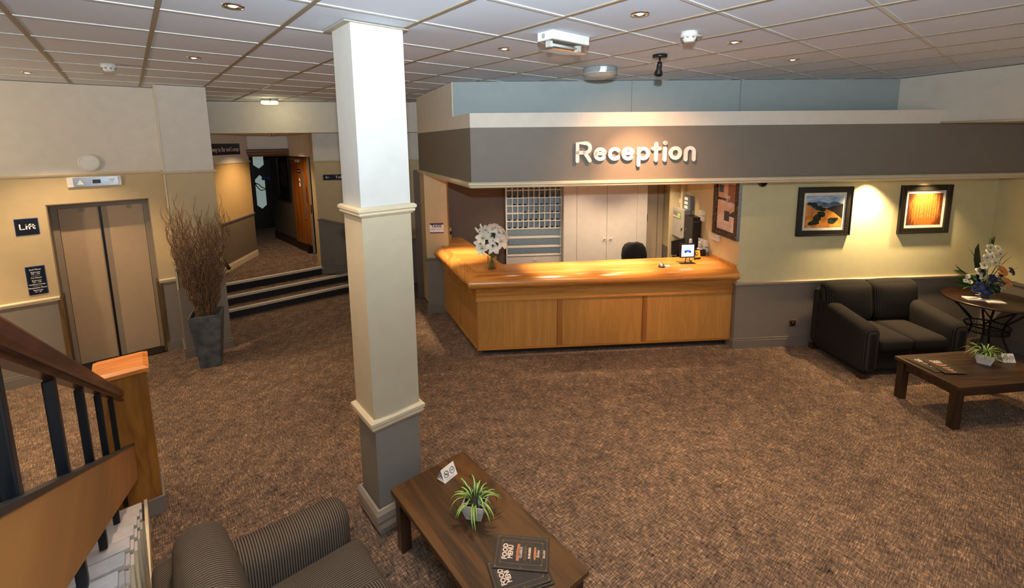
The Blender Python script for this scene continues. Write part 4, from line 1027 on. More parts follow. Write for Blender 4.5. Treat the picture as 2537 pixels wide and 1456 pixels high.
# fire alarm panel on the chamfer of the right wall
t = thing('alarm_panel', 'pale grey fire alarm control panel on the reception wall', 'control panel', UV(3.195, 6.78), UA-pi/2)
AL = plain('alarm_grey', (.64, .62, .58), .45)
obj('case', box(-.20, .22, -.10, 0, 1.14, 1.60, AL), t, bevel=.004)
obj('window', box(-.165, .10, -.103, -.10, 1.44, 1.545, plain('alarm_window', (.50, .49, .47), .3)), t)
obj('display', box(.0, .09, -.105, -.103, 1.48, 1.525, emit('lcd_green', (.50, .70, .12), .5)), t)
for i in range(5): obj('button', box(-.155+i*.05, -.125+i*.05, -.105, -.103, 1.452, 1.475, WHP), t)
obj('key_lock', MB().cyl((0, 0, 0), .014, 0, .012, BLACK, 12).box(-.004, .004, -.04, .0, .012, .016, BLACK), t, (.155, -.1, 1.30), (pi/2, 0, 0))
obj('cable_trunking', box(-.03, .03, -.05, 0, 1.60, 2.195, RWP), t); 
t = thing('key_label_box', 'grey box with three white labels above the alarm panel', 'box', UV(3.198, 6.585), UA-pi/2)
obj('case', box(-.11, .11, -.06, 0, 1.606, 1.82, plain('box_steel_grey', (.40, .42, .43), .4)), t, bevel=.003)
for z in (1.64, 1.705, 1.77): obj('label', box(-.075, .03, -.062, -.06, z-.02, z+.022, SIGNW), t)
obj('aerial', MB().tube([(.09, -.03, 1.6), (.09, -.03, 1.49)], .005, BLACK, 6), t)
tag(obj('wall_notice', box(-.04, .05, -.004, 0, 1.66, 1.73, SIGNW), None, UV(3.2, 6.95), (0, 0, UA-pi/2)), 'small white paper notice on the wall above the alarm panel', 'notice')
t = thing('network_cabinet', 'black metal equipment cabinet standing on the desk below the label box', 'cabinet', UV(3.12, 6.23, .98), UA)
obj('case', box(-.06, .065, -.03, .23, 0, .57, BLACK), t, bevel=.004); obj('lock', MB().cyl((0, 0, 0), .008, 0, .006, CHROME, 10), t, (-.06, .18, .36), (0, -pi/2, 0))
for i in range(4): obj('vent', box(-.05+i*.024, -.035+i*.024, -.032, -.03, .50, .505, GREYP), t)
t = thing('wall_socket_box', 'pair of white wall boxes one above the other by the black cabinet', 'wall box', UV(3.2, 6.205), UA-pi/2)
for z in (1.50, 1.58): obj('box_case', box(-.06, .07, -.035, 0, z, z+.075, WHP), t, bevel=.003)
obj('cable', MB().tube([(-.07, -.005, 1.6), (-.075, -.005, 1.9), (-.075, -.005, 2.195)], .004, TRIM, 5), t)
t = thing('thermostat', 'small white control box below the poster', 'wall box', UV(3.2, 5.81), UA-pi/2)
obj('box_case', box(-.115, .115, -.035, 0, 1.305, 1.392, WHP), t, bevel=.004)
for z in (1.345, 1.375): obj('printed_line', box(-.08, .05, -.0362, -.035, z-.003, z+.003, GREYP), t)
t = thing('monitor', 'black computer monitor seen from behind, on the desk', 'monitor', UV(2.86, 6.16, .98), UA+.35)
obj('screen_back', MB().add([(-.14, -.02, .05), (.12, -.02, .05), (.13, .04, .26), (-.10, .04, .24), (-.14, .02, .05), (.12, .02, .05), (.13, .07, .26), (-.10, .07, .24)], [(0, 1, 2, 3), (7, 6, 5, 4), (0, 4, 5, 1), (1, 5, 6, 2), (2, 6, 7, 3), (3, 7, 4, 0)], BLACK), t, bevel=.004)
obj('stand', MB().box(-.06, .06, -.02, .08, 0, .012, BLACK).box(-.015, .015, .02, .035, .01, .07, BLACK), t); obj('badge', box(.0, .014, -.022, -.016, .11, .15, GREYP), t, None, (-.0, 0, 0))
tag(obj('white_tube', MB().lathe([(0, 0), (.022, 0), (.022, .25), (.018, .265), (0, .267)], WHP, n=16), None, UV(3.02, 6.16, .98)), 'upright white cylinder on the desk beside the monitor', 'canister')
t = thing('card_terminal_box', 'white stacked box units on the desk by the wall', 'box', UV(3.13, 6.32, .98), UA) if False else thing('socket_unit', 'double white socket unit low on the reception wall beside the cabinet', 'socket', UV(3.2, 6.09), UA-pi/2)
obj('box_case', box(-.10, .03, -.06, 0, 1.085, 1.255, WHP), t, bevel=.003); obj('box_case', box(.035, .10, -.05, 0, 1.16, 1.25, WHP), t, bevel=.003); obj('box_case', box(.035, .10, -.05, 0, 1.085, 1.15, WHP), t, bevel=.003)
tag(obj('black_speaker', box(-.062, .062, -.05, .05, 0, .155, BLACK), None, UV(3.072, 5.985, .98), (0, 0, UA), bevel=.004), 'small black box speaker at the right end behind the counter', 'speaker')
t = thing('sanitiser_bottle', 'clear pump bottle on top of the black speaker', 'bottle', UV(3.072, 5.985, 1.1355), UA)
obj('base', MB().lathe([(0, 0), (.042, 0), (.04, .014), (0, .016)], WHP, n=18), t); obj('bottle', MB().lathe([(.026, .015), (.027, .06), (.012, .075), (0, .075)], plain('bottle_frosted', (.70, .68, .63), .3), n=18), t); obj('cap', MB().lathe([(.02, .072), (.024, .085), (.02, .11), (0, .112)], WHP, n=16), t)
# poster in ornate frame on the right wall
t = thing('framed_poster', 'ornate bronze framed poster reading Stay the night above the counter end', 'poster', UV(PU, 5.565, 1.80), UA-pi/2)
ORN, nt_, b_ = mk('ornate_bronze'); vr = N(nt_, 'ShaderNodeTexVoronoi'); vr.inputs['Scale'].default_value = 55; nt_.links.new(coords(nt_), vr.inputs['Vector'])
nt_.links.new(ramp(nt_, vr.outputs['Distance'], [(.1, (.62, .48, .28)), (.45, (.24, .17, .10))]), b_.inputs['Base Color']); b_.inputs['Metallic'].default_value = .4; b_.inputs['Roughness'].default_value = .4; bump(nt_, b_, vr.outputs['Distance'], .8, .006)
fw2, fh = .295, .395; fm = MB()
for x0, x1, z0, z1 in ((-fw2, -fw2+.075, -fh, fh), (fw2-.075, fw2, -fh, fh), (-fw2+.075, fw2-.075, -fh, -fh+.075), (-fw2+.075, fw2-.075, fh-.075, fh)): fm.box(x0, x1, -.045, -.002, z0, z1, ORN)
obj('frame', fm, t, bevel=.012)
eb = MB()
for x0, x1, z0, z1 in ((-fw2-.006, -fw2, -fh, fh), (fw2, fw2+.006, -fh, fh), (-fw2, fw2, -fh-.006, -fh), (-fw2, fw2, fh, fh+.006)): eb.box(x0, x1, -.04, 0, z0, z1, plain('frame_silver_edge', (.45, .47, .48), .3, .6))
obj('frame_edge', eb, t)
pp = MB(); pw_, ph = .222, .322
def Q(x0, x1, z0, z1, mat, k=0): pp.add([(x0, -.016-k*.0006, z0), (x1, -.016-k*.0006, z0), (x1, -.016-k*.0006, z1), (x0, -.016-k*.0006, z1)], [(0, 1, 2, 3)], mat)
Q(-pw_, pw_, -ph, ph, plain('poster_beige', (.80, .66, .55), .4)); Q(-pw_, pw_, -ph, -.12, plain('poster_paper', (.88, .82, .78), .5), 1)
Q(-.20, -.09, .17, .27, plain('poster_blue', (.22, .34, .42), .4), 1); Q(-.22, -.02, .07, .10, plain('poster_brown', (.28, .20, .15), .4), 1); Q(.02, .2, .05, .29, plain('poster_curtain', (.55, .36, .24), .4), 1)
pp.add([(-.22, -.0175, -.12), (.06, -.0175, -.12), (.06, -.0175, -.03), (.2, -.0175, .02), (.16, -.0175, .05), (-.22, -.0175, .06)], [(0, 1, 2, 3, 4, 5)], plain('poster_bed', (.84, .72, .62), .5))
pp.add([(.06, -.018, -.12), (.22, -.018, -.12), (.22, -.018, -.02), (.06, -.018, -.1)], [(0, 1, 2, 3)], plain('poster_dark', (.14, .12, .11), .4))
Q(-.045, .075, -.19, -.06, plain('poster_tag', (.10, .11, .10), .4), 4)
obj('poster_print', pp, t)
text('lettering', 'Stay', .085, SIGNW, t, (.01, -.0195, .13)); text('lettering', 'the night', .085, SIGNW, t, (.01, -.0195, .045), sx=.95)
for z in (-.235, -.25): obj('printed_line', box(-.14, .17, -.0172, -.0168, z-.002, z+.002, plain('poster_grey', (.7, .62, .58), .5)), t)
# taxi card on the pier
t = thing('taxi_card', 'small white and purple taxi number card on the pier left of the counter', 'card', UV(-.67, 6.893, 1.358), UA)
PURP = plain('card_purple', (.25, .14, .32), .5)
obj('card', box(-.105, .105, -.003, 0, -.079, .079, SIGNW), t)
obj('purple_band', MB().box(-.105, .105, -.0036, -.003, .055, .079, PURP).box(-.105, .105, -.0036, -.003, -.079, -.062, PURP), t)
text('lettering', 'TAXIS', .06, PURP, t, (0, -.0038, .03), bold=.002); text('lettering', '01978 357777', .034, plain('card_grey_text', (.35, .35, .38), .5), t, (0, -.0038, -.02)); text('lettering', '24 HOURS', .012, PURP, t, (0, -.0038, -.05)) if False else None
# yellow bottle on the counter end
t = thing('yellow_bottle', 'yellow and white dispenser bottle at the far left end of the counter', 'bottle', UV(-.515, 7.45, 1.0505), UA)
obj('base', MB().lathe([(0, 0), (.035, 0), (.03, .05), (.02, .07), (0, .07)], plain('bottle_yellow', (.80, .62, .10), .4), n=16), t); obj('label_body', MB().lathe([(.03, .06), (.038, .08), (.038, .16), (.03, .175), (0, .175)], plain('bottle_label', (.70, .62, .55), .4, var=.2), n=16), t); obj('cap', MB().lathe([(.02, .175), (.035, .18), (.035, .20), (0, .205)], plain('cap_yellow', (.82, .66, .16), .4), n=16), t)
obj('dark_band', MB().lathe([(.0385, .09), (.0390, .12), (.0385, .15)], plain('bottle_navy', (.12, .12, .25), .4), n=16), t)
# ceiling camera under the frieze
t = thing('cctv_dome', 'small black dome camera under the frieze right of the poster', 'camera', UV(3.36, 5.12, 2.2), UA)
obj('base', MB().lathe([(0, 0), (.06, 0), (.06, -.04), (0, -.04)], BLACK, n=24), t); obj('dome', MB().lathe([(.056, -.04), (.054, -.065), (.036, -.095), (0, -.108)], plain('dome_black', (.03, .03, .035), .1), n=24), t)

# ------------------------------------------------------------------ things on the counter
# lilies in a glass vase
random.seed(21)
t = thing('lily_vase', 'bouquet of white lilies in a clear glass vase on the counter corner', 'flowers', UV(.137, 5.634, 1.051), UA)
obj('glass_vase', MB().lathe([(0, 0), (.058, 0), (.062, .01), (.062, .16), (.060, .165), (.056, .16), (.055, .018), (0, .016)], GLASS, n=28), t)
for i in range(9):
    az = i*.698; q0 = Vector((.035*cos(az+2.5), .035*sin(az+2.5), .02)); q1 = Vector((.012*cos(az), .012*sin(az), .17)); q2 = Vector((.05*cos(az), .05*sin(az), .34))
    obj('stem', MB().tube([q0, q0.lerp(q1, .5), q1, q1.lerp(q2, .5), q2], .0045, STEM, 5), t)
def lily(L, open_):
    m = MB()
    for i in range(6):
        a = i*pi/3; pts = []; ws = []
        for k in range(8):
            q = k/7; ang = radians(78-open_*q**.8); 
            if k == 0: r_, z = .004, 0
            else: r_, z = r_+cos(ang)*L/7, z+sin(ang)*L/7
            pts.append((r_*cos(a), r_*sin(a), z)); ws.append(L*.27*(sin(pi*min(.98, .08+q*.92))**.8+.03)*(1 if i % 2 else .74))
        m.blade(pts, ws, (0, 0, 1), [PETAL])
    return m.mesh('lily')
lm = [lily(.125, 95), lily(.13, 115), lily(.115, 70)]
stm = MB()
for i in range(6): stm.tube([(0, 0, .01), (.008*cos(i), .008*sin(i), .05), (.02*cos(i*1.05), .02*sin(i*1.05), .078)], .0016, plain('stamen_green', (.62, .70, .35), .5) if i == 0 else stm.mats[0], 4)
sme = stm.mesh('stamen')
spots = [(0.02, -.12, .32, 1), (-.11, -.05, .40, 0), (.12, -.07, .36, 1), (.02, -.09, .43, 0), (-.14, .0, .33, 2), (.15, .03, .42, 0), (.05, .02, .50, 1), (-.07, .02, .47, 0), (.10, .12, .45, 1), (-.12, -.09, .29, 2)]
for x, y, z, k in spots:
    o = bpy.data.objects.new('lily', lm[k]); COL.objects.link(o); o.parent = t; o.location = (x*.85, y*.85, z)
    d = Vector((x*1.1, y*1.0-.14, (z-.38)*1.2+.10)).normalized(); o.rotation_mode = 'QUATERNION'; o.rotation_quaternion = d.to_track_quat('Z', 'Y')
    s_ = bpy.data.objects.new('stamen', sme); COL.objects.link(s_); s_.parent = o
obj('lily_bud', MB().lathe([(0, 0), (.012, .02), (.016, .05), (.010, .085), (0, .10)], PETAL, n=10), t, (-.15, -.03, .47), (0, -.6, 0)); obj('lily_bud', MB().lathe([(0, 0), (.012, .02), (.016, .05), (.010, .085), (0, .10)], PETAL, n=10), t, (-.11, .0, .50), (.1, -.3, 0))
for i in range(26):
    az = i*2.399; L = random.uniform(.13, .20); pts = [Vector((.02*cos(az), .02*sin(az), .24+.006*i))]; ws = [.004]
    for k in range(1, 7):
        q = k/6; ang = .9-q*1.9; pts.append(pts[-1]+Vector((cos(az)*cos(ang), sin(az)*cos(ang), sin(ang)))*L/6); ws.append(.030*sin(pi*min(.97, q*.9+.08)))
    obj('leaf', MB().blade(pts, ws, (0, 0, 1), [LEAFD]), t, (0, 0, random.uniform(-.04, .12)))
# bell, paper slip
t = thing('reception_bell', 'small chrome and black counter bell', 'bell', UV(2.305, 5.459, 1.0502), UA)
obj('base', MB().lathe([(0, 0), (.042, 0), (.042, .012), (.036, .016), (0, .016)], BLACK, n=24), t); obj('bell_dome', MB().lathe([(.034, .018), (.032, .032), (.022, .045), (0, .05)], CHROME, n=24), t); obj('plunger', MB().lathe([(.004, .05), (.004, .06), (.008, .062), (0, .067)], CHROME, n=10), t)
tag(obj('paper_slip', box(-.03, .03, -.028, .028, 0, .002, SIGNW), None, UV(2.40, 5.50, 1.0502), (0, 0, UA+.2)), 'small white paper slip beside the counter bell', 'paper')
# taxi screen
t = thing('taxi_screen', 'small tablet screen showing a blue car on the counter', 'screen', UV(2.705, 5.60, 1.0502), UA)
obj('case', box(-.105, .105, -.011, .011, .075, .265, plain('tablet_case', (.04, .05, .09), .3)), t, bevel=.006)
obj('display', box(-.083, .083, -.0125, -.011, .092, .248, emit('screen_white', (.82, .93, 1), 1.0)), t)
CARB = emit('screen_car_blue', (.10, .38, .72), .8); cm = MB()
cm.add([(-.048, -.0135, .15), (.048, -.0135, .15), (.05, -.0135, .165), (.03, -.0135, .175), (-.05, -.0135, .175)], [(0, 1, 2, 3, 4)], CARB)
cm.add([(-.03, -.0135, .175), (.015, -.0135, .175), (.0, -.0135, .193), (-.004, -.0135, .193), (.010, -.0135, .179), (-.025, -.0135, .179)], [(0, 1, 2, 3, 4, 5)], CARB)
for x in (-.028, .03): cm.add([(x+.012*cos(k*pi/6), -.0138, .151+.012*sin(k*pi/6)) for k in range(12)], [tuple(range(12))], plain('car_wheel_navy', (.05, .12, .3), .4))
for x in (-.017, .002): cm.add([(x+.005*cos(k*pi/5), -.0138, .186+.006*sin(k*pi/5)) for k in range(10)], [tuple(range(10))], CARB)
obj('car_icon', cm, t)
obj('stand', MB().box(-.10, .10, -.05, .02, 0, .006, BLACK).tube([(-.02, .01, .006), (-.01, .02, .05), (.0, .008, .09)], .006, BLACK, 6).tube([(.06, -.03, .006), (.03, -.01, .03), (.04, .012, .08)], .005, BLACK, 6), t)
obj('cable', MB().tube([(.0, .0, .08), (-.03, -.02, .06), (.02, -.03, .045), (.06, -.03, .03), (.05, .04, .01), (-.12, .06, .006)], .004, BLACK, 6), t)
# pen tray and yellow card holder
t = thing('card_holder', 'yellow printed card in a holder beside the tablet screen', 'card', UV(2.865, 5.63, 1.0502), UA+.15)
YEL = plain('card_yellow', (.86, .70, .24), .5)
obj('card', MB().add([(-.05, 0, 0), (.05, 0, 0), (.05, .03, .15), (-.05, .03, .15), (-.05, .004, 0), (.05, .004, 0), (.05, .034, .15), (-.05, .034, .15)], [(0, 1, 2, 3), (7, 6, 5, 4), (0, 3, 7, 4), (1, 5, 6, 2), (3, 2, 6, 7)], YEL), t)
obj('dark_band', MB().add([(-.05, .0055, .035), (.05, .0055, .035), (.05, .0105, .06), (-.05, .0105, .06)], [(0, 1, 2, 3)], plain('card_dark', (.12, .11, .10), .5)), t)
obj('round_emblem', MB().add([(.022*cos(q*pi/10)-.005, .0195+.0044*sin(q*pi/10), .11+.022*sin(q*pi/10)) for q in range(20)], [tuple(range(20))], plain('emblem_dark', (.16, .15, .10), .5)).add([(.014*cos(q*pi/10)-.005, .0185+.0028*sin(q*pi/10), .11+.014*sin(q*pi/10)) for q in range(20)], [tuple(range(20))], YEL), t)
obj('foot', box(-.05, .05, .0, .05, 0, .004, YEL), t)

# ------------------------------------------------------------------ pictures over the sofa
def picture(label, u0, u1, z0, z1):
    t = thing('picture', label, 'picture', UV((u0+u1)/2, PV, (z0+z1)/2), UA)
    w, h = (u1-u0)/2, (z1-z0)/2; fr_ = plain('frame_dark_olive', (.13, .115, .085), .35, .1); b = .065
    m = MB()
    for x0, x1, a, c in ((-w, -w+b, -h, h), (w-b, w, -h, h), (-w+b, w-b, -h, -h+b), (-w+b, w-b, h-b, h)): m.box(x0, x1, -.03, -.002, a, c, fr_)
    obj('frame', m, t, bevel=.006)
    m = MB(); b2 = b-.008
    e2 = plain('frame_outer_edge', (.08, .06, .05), .3)
    for x0, x1, a, c in ((-w-.006, -w+.008, -h-.006, h+.006), (w-.008, w+.006, -h-.006, h+.006), (-w, w, -h-.006, -h+.008), (-w, w, h-.008, h+.006)): m.box(x0, x1, -.038, -.001, a, c, e2)
    obj('frame_lip', m, t, bevel=.003)
    obj('mount', box(-w+b, w-b, -.014, -.003, -h+b, h-b, plain('mount_white', (.88, .86, .80), .6)), t)
    return t, w-b-.035, h-b-.035
def poly(mb, pts, k, mat): mb.add([(x, -.0145-k*.0004, z) for x, z in pts], [tuple(range(len(pts)))], mat)
t, w, h = picture('dark framed landscape of orange hills under blue sky', 3.925, 4.615, 1.455, 2.057)
m = MB()
skym, nt_, b_ = mk('art_sky'); tc = noise(nt_, coords(nt_, (3, 1, 14)), 2, 4)
nt_.links.new(ramp(nt_, tc, [(.3, (.36, .52, .74)), (.7, (.78, .85, .90))]), b_.inputs['Base Color'])
poly(m, [(-w, -h), (w, -h), (w, h), (-w, h)], 0, skym)
HILLB = plain('art_blue_hills', (.30, .42, .52), .5, var=.3, scale=14); ORH = plain('art_orange_hill', (.86, .52, .20), .5, var=.25, scale=10); DKH = plain('art_dark_slope', (.12, .10, .07), .5, var=.4, scale=12); BUSH = plain('art_bush', (.07, .13, .06), .6, var=.5, scale=25)
poly(m, [(-w, h*.1), (w, h*.1), (w, h*.45), (w*.5, h*.62), (w*.2, h*.5), (-w*.3, h*.66), (-w, h*.5)], 1, HILLB)
poly(m, [(-w, -h), (w, -h), (w, -h*.1), (w*.2, h*.25), (-w*.2, h*.3), (-w*.5, h*.1), (-w, h*.55)], 2, ORH)
poly(m, [(w*.05, h*.18), (w*.5, -h*.05), (w, -h*.5), (w, h*.45), (w*.6, h*.35)], 3, DKH)
random.seed(4)
for cx, cz, r_ in ((-.55, .42, .16), (-.8, .5, .12), (-.3, .22, .18), (-.15, -.15, .2), (-.35, -.4, .22), (-.45, -.65, .2), (-.7, -.75, .14), (.45, -.6, .2), (.6, -.5, .14), (-.1, .12, .14)):
    poly(m, [(max(-w, min(w, w*cx+w*r_*1.2*cos(k*pi/5)*random.uniform(.7, 1.2))), max(-h, min(h, h*cz+h*r_*sin(k*pi/5)*random.uniform(.7, 1.2)))) for k in range(10)], 4, BUSH)
obj('print', m, t)
t, w, h = picture('dark framed picture of a glowing golden birch forest', 5.277, 5.945, 1.452, 2.056)
fm_, nt_, b_ = mk('art_forest')
n1 = noise(nt_, coords(nt_, (22, 1, 3.5)), 2.2, 5, .7); n2 = noise(nt_, coords(nt_, (30, 1, 30)), 2, 4, .7)
gr = N(nt_, 'ShaderNodeTexGradient', gradient_type='SPHERICAL'); nt_.links.new(coords(nt_, (4.5, 1, 3.2)), gr.inputs[0])
ad = N(nt_, 'ShaderNodeMath', operation='ADD'); nt_.links.new(n1, ad.inputs[0]); nt_.links.new(gr.outputs['Fac'], ad.inputs[1])
ad2 = N(nt_, 'ShaderNodeMath', operation='MULTIPLY_ADD'); nt_.links.new(n2, ad2.inputs[0]); ad2.inputs[1].default_value = .5; nt_.links.new(ad.outputs[0], ad2.inputs[2])
nt_.links.new(ramp(nt_, ad2.outputs[0], [(.55, (.13, .06, .02)), (.85, (.45, .21, .06)), (1.0, (.70, .40, .13))]), b_.inputs['Base Color'])
m = MB(); poly(m, [(-w, -h), (w, -h), (w, h), (-w, h)], 0, fm_)
BIR = plain('art_birch', (.72, .56, .36), .5, var=.3, scale=40)
for x in (-.55, -.38, -.22, -.12, .05, .2, .33, .5, .62, .78):
    poly(m, [(w*x-.003, -h*.55), (w*x+.003, -h*.55), (w*x+.004, h*.92), (w*x+.001, h*.92)], 1, BIR)
obj('print', m, t)
# brass sockets
for u_, z_, lb in ((3.985, .305, 'brass wall socket on the wall left of the charcoal sofa'), (5.60, .52, 'brass wall socket on the wall between sofa and round table')):
    t = thing('wall_socket', lb, 'socket', UV(u_, PV, z_), UA)
    obj('plate', box(-.043, .043, -.007, 0, -.043, .043, plain('brass_plate', (.55, .42, .20), .35, .8)), t, bevel=.002); obj('insert', box(-.026, .026, -.009, -.007, -.026, .026, BLACK), t); obj('rocker', box(-.006, .006, -.0105, -.009, .006, .02, GREYP), t)

# ------------------------------------------------------------------ round table and arrangement
RT = UV(6.09, 4.765)
t = thing('round_table', 'round dark wood side table with black wrought-iron legs in the corner', 'table', RT, UA)
TR = wood('round_table_wood', (.07, .035, .02), (.14, .07, .045), (.19, .105, .065), 'x', .8, .3)
obj('tabletop', MB().lathe([(0, .70), (.42, .70), (.438, .706), (.44, .716), (.436, .727), (.42, .73), (0, .73)], TR, n=56), t)
IRON = plain('wrought_iron', (.06, .075, .08), .45, .4)
for k in range(4):
    a = k*pi/2+.5; c_, s_ = cos(a), sin(a)
    pr = [(.33, .70), (.30, .62), (.22, .52), (.15, .44), (.13, .36), (.15, .26), (.20, .14), (.27, .0)]
    lg = obj('leg', MB().tube([(c_*r_, s_*r_, z) for r_, z in pr], .011, IRON, 8), t)
    obj('scroll', MB().tube([(c_*.14, s_*.14, .45), (cos(a+.5)*.22, sin(a+.5)*.22, .56), (cos(a+.72)*.34, sin(a+.72)*.34, .66), (cos(a+.75)*.36, sin(a+.75)*.36, .70)], .009, IRON, 6), lg)
ring = lambda r_, z, tr_: MB().tube([(r_*cos(i*pi/16), r_*sin(i*pi/16), z) for i in range(33)], tr_, IRON, 6)
obj('basket_ring', ring(.20, .40, .009), t); obj('basket_ring', ring(.19, .33, .009), t); obj('top_ring', ring(.33, .685, .01), t)
m = MB()
for i in range(40): m.tube([(.2*cos(i*pi/20), .2*sin(i*pi/20), .40), (.19*cos(i*pi/20+.1), .19*sin(i*pi/20+.1), .33)], .003, IRON, 4)
for i in range(9): m.tube([(-.18+i*.045, -sqrt(max(0, .0361-(-.18+i*.045)**2)), .33), (-.18+i*.045, sqrt(max(0.0001, .0361-(-.18+i*.045)**2)), .33)], .003, IRON, 4)
obj('basket_wire', m, t)['kind'] = 'stuff'
random.seed(31)
t = thing('flower_arrangement', 'tall arrangement of white orchids, blue and peach flowers on the round table', 'flowers', UV(6.08, 4.85, .731), UA)
obj('bowl', MB().lathe([(0, 0), (.06, 0), (.055, .01), (.07, .03), (.10, .05), (.102, .055), (.09, .055), (.06, .035), (0, .03)], plain('bowl_silver', (.75, .75, .76), .2, .8), n=28), t)
obj('moss', MB().lathe([(.095, .05), (.08, .09), (0, .11)], LEAFD, n=20), t)
def flower(np_, L, w, cup, mat):
    m = MB()
    for i in range(np_):
        a = i*2*pi/np_; pts = []; ws = []; r_, z = .003, 0
        for k in range(6):
            q = k/5; ang = radians(cup[0]+(cup[1]-cup[0])*q)
            if k: r_, z = r_+cos(ang)*L/5, z+sin(ang)*L/5
            pts.append((r_*cos(a), r_*sin(a), z)); ws.append(w*sin(pi*min(.93, .12+q*.80))**.7)
        m.blade(pts, ws, (0, 0, 1), [mat])
    return m
ORC = plain('orchid_white', (.90, .89, .78), .5, var=.06); PEA = plain('magnolia_peach', (.80, .52, .30), .5, var=.12); BLU = plain('flower_blue', (.07, .13, .34), .5, var=.3); BLUD = plain('flower_dark_blue', (.05, .08, .22), .6, var=.3)
fo = flower(5, .048, .027, (25, -10), ORC).mesh('orchid'); fp = flower(7, .062, .024, (50, -5), PEA).mesh('magnolia'); fb = flower(6, .055, .024, (50, -10), BLU).mesh('blue_flower')
ce = MB().lathe([(0, .0), (.009, .004), (.007, .016), (0, .02)], plain('flower_centre', (.55, .40, .12), .6), n=8).mesh('flower_centre')
def put(mesh, x, z, y=-.05, sc=1.0, dirv=None):
    o = bpy.data.objects.new(mesh.name.split('.')[0], mesh); COL.objects.link(o); o.parent = t; o.location = (x, y, z); o.scale = (sc,)*3
    d = Vector(dirv or (x*1.2, -.7, .25+random.uniform(-.2, .2))).normalized(); o.rotation_mode = 'QUATERNION'; o.rotation_quaternion = d.to_track_quat('Z', 'Y')
    e = bpy.data.objects.new('flower_centre', ce); COL.objects.link(e); e.parent = o
# x, z relative to the table top
for x, z in ((-.07, .62), (-.05, .56), (-.09, .50), (-.02, .50), (-.11, .40), (-.05, .41), (-.14, .33), (.05, .60), (.07, .54), (.06, .48), (.03, .43), (.08, .42), (-.10, .27)): put(fo, x, z, random.uniform(-.06, -.02))
put(fp, .06, .34, -.10, 1.15, (.1, -.8, .5)); put(fp, .13, .20, -.12, 1.05, (.2, -.8, .55))
for x, z, s_ in ((-.03, .25, 1.0), (-.18, .16, 1.1), (-.12, .10, 1.1), (.20, .33, 1.0), (-.06, .12, 1), (.04, .12, 1), (-.22, .12, .8)): put(fb, x, z, -.09, s_)
th_ = MB()
for i in range(60):
    d = Vector((random.gauss(0, 1), random.gauss(0, 1), random.gauss(0, 1))).normalized(); th_.tube([(0, 0, 0), d*.05], [.003, .001], BLUD, 3)
tme_ = th_.mesh('thistle')
for x, z in ((-.13, .34), (.0, .16), (.12, .28)): o = bpy.data.objects.new('thistle', tme_); COL.objects.link(o); o.parent = t; o.location = (x, -.07, z)
for x, z in ((-.28, .27), (-.30, .22), (-.24, .20), (.22, .12), (.17, .10)): put(fo, x, z, -.04, .55)
for (x, y, z0, z1) in ((.03, .0, .55, .73), (-.0, .0, .5, .71)):
    obj('bulrush', MB().tube([(x*.3, y, .08), (x, y, z0)], .004, STEM, 5).tube([(x, y, z0-.02), (x, y, z0), (x+.005, y, z1), (x+.005, y, z1+.01)], [.004, .013, .013, .003], plain('bulrush_green', (.20, .24, .10), .7), 8).tube([(x+.005, y, z1), (x+.006, y, z1+.06)], .0015, TWIG, 4), t)
def bl(pts, w, mat=LEAFG):
    n = len(pts); obj('leaf', MB().blade(pts, [w*sin(pi*min(.97, .1+.9*i/(n-1))) for i in range(n)], (0, -1, .01), [mat]), t)
bl([(-.05, 0, .10), (-.11, .0, .30), (-.16, .0, .48), (-.17, .0, .60), (-.15, 0, .66)], .045, LEAFD)
bl([(-.06, -.06, .10), (-.09, -.06, .22), (-.10, -.06, .33), (-.11, -.06, .43)], .018, LEAFG)
for x1, z1 in ((.42, .35), (.36, .20), (.45, .18), (.25, .55), (.32, .50), (-.28, .62), (-.33, .34)):
    obj('grass_blade', MB().blade([(0, 0, .08), (x1*.35, 0, z1*.55), (x1*.7, 0, z1*.85), (x1, 0, z1)], [.004, .006, .004, .001], (0, -1, .05), [LEAFD]), t)
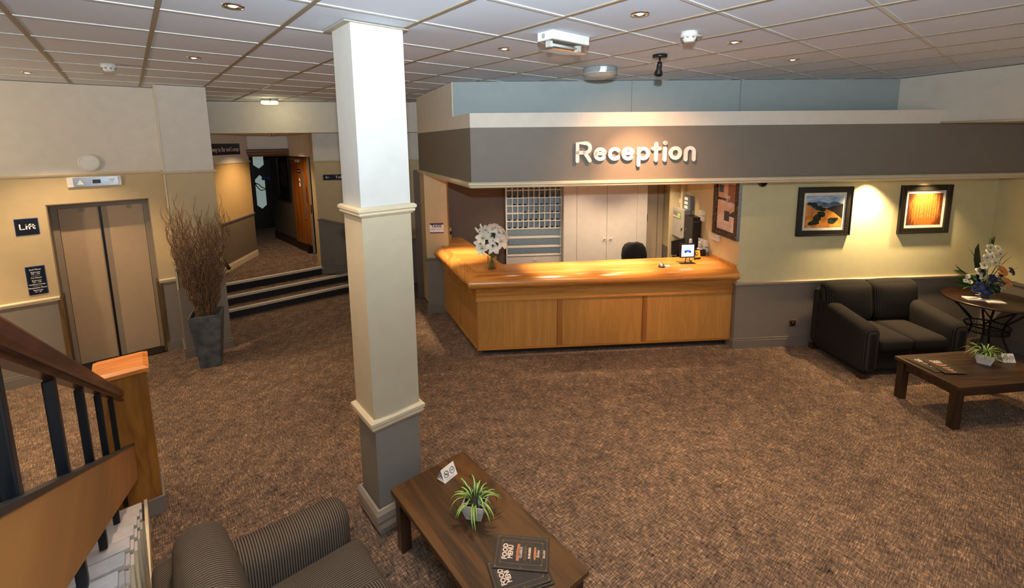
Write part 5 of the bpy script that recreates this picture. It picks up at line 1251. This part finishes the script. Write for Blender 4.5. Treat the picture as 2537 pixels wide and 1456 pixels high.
for bx, bz, sd in ((-.36, .34, 1), (-.34, .20, 0)):
    m = MB()
    for i in range(13):
        q = i/12; p = Vector((-.10, -.02, .16)).lerp(Vector((bx, -.02, bz)), .25+q*.75)
        for sg in (-1, 1):
            d = Vector((-.55-.4*q, -.1, .35*sg+.45*q)).normalized(); m.blade([p, p+d*.06, p+d*.12], [.004, .006, .001], (0, -1, .1), [LEAFG])
    obj('palm_frond', m, t)
for i in range(22):
    az = i*2.399; L = random.uniform(.10, .18); pts = [Vector((.04*cos(az), .04*sin(az), .08))]; ws = [.004]
    for k in range(1, 6): q = k/5; ang = .6-q*1.2; pts.append(pts[-1]+Vector((cos(az)*cos(ang), sin(az)*cos(ang), sin(ang)))*L/5); ws.append(.028*sin(pi*min(.97, q*.9+.08)))
    obj('leaf', MB().blade(pts, ws, (0, 0, 1), [LEAFD if i % 3 else LEAFG]), t, (0, 0, random.uniform(0, .16)))
obj('curl', MB().tube([(-.1, -.05, .78), (-.07, -.05, .68), (-.03, -.05, .60), (-.05, -.04, .52)], .003, STEM, 5), t); obj('curl', MB().tube([(.0, -.04, .60), (-.06, -.06, .645), (-.09, -.06, .60), (-.05, -.06, .56)], .0022, TWIG, 4), t)
obj('trailing_petal', MB().tube([(-.15, -.1, .10), (-.2, -.12, .07), (-.26, -.13, .075)], [.008, .007, .002], ORC, 6), t)
# brochures
BRO, nt_, b_ = mk('brochure_print'); br = N(nt_, 'ShaderNodeTexBrick'); br.inputs['Scale'].default_value = 16
br.inputs['Color1'].default_value = (.75, .42, .28, 1); br.inputs['Color2'].default_value = (.10, .08, .07, 1); br.inputs['Mortar'].default_value = (.8, .72, .66, 1); br.inputs['Mortar Size'].default_value = .12
nt_.links.new(coords(nt_), br.inputs['Vector']); nt_.links.new(br.outputs['Color'], b_.inputs['Base Color']); b_.inputs['Roughness'].default_value = .35
for u_, v_, lb in ((5.875, 4.775, 'left glossy brochure lying on the round table'), (6.005, 4.665, 'right glossy brochure lying on the round table')):
    t = thing('brochure', lb, 'brochure', UV(u_, v_, .7305), UA+radians(-18), 'brochures on the round table')
    obj('pages', box(-.083, .083, -.062, .062, 0, .010, SIGNW), t); obj('cover', box(-.084, .084, -.063, .063, .010, .0112, BRO), t)
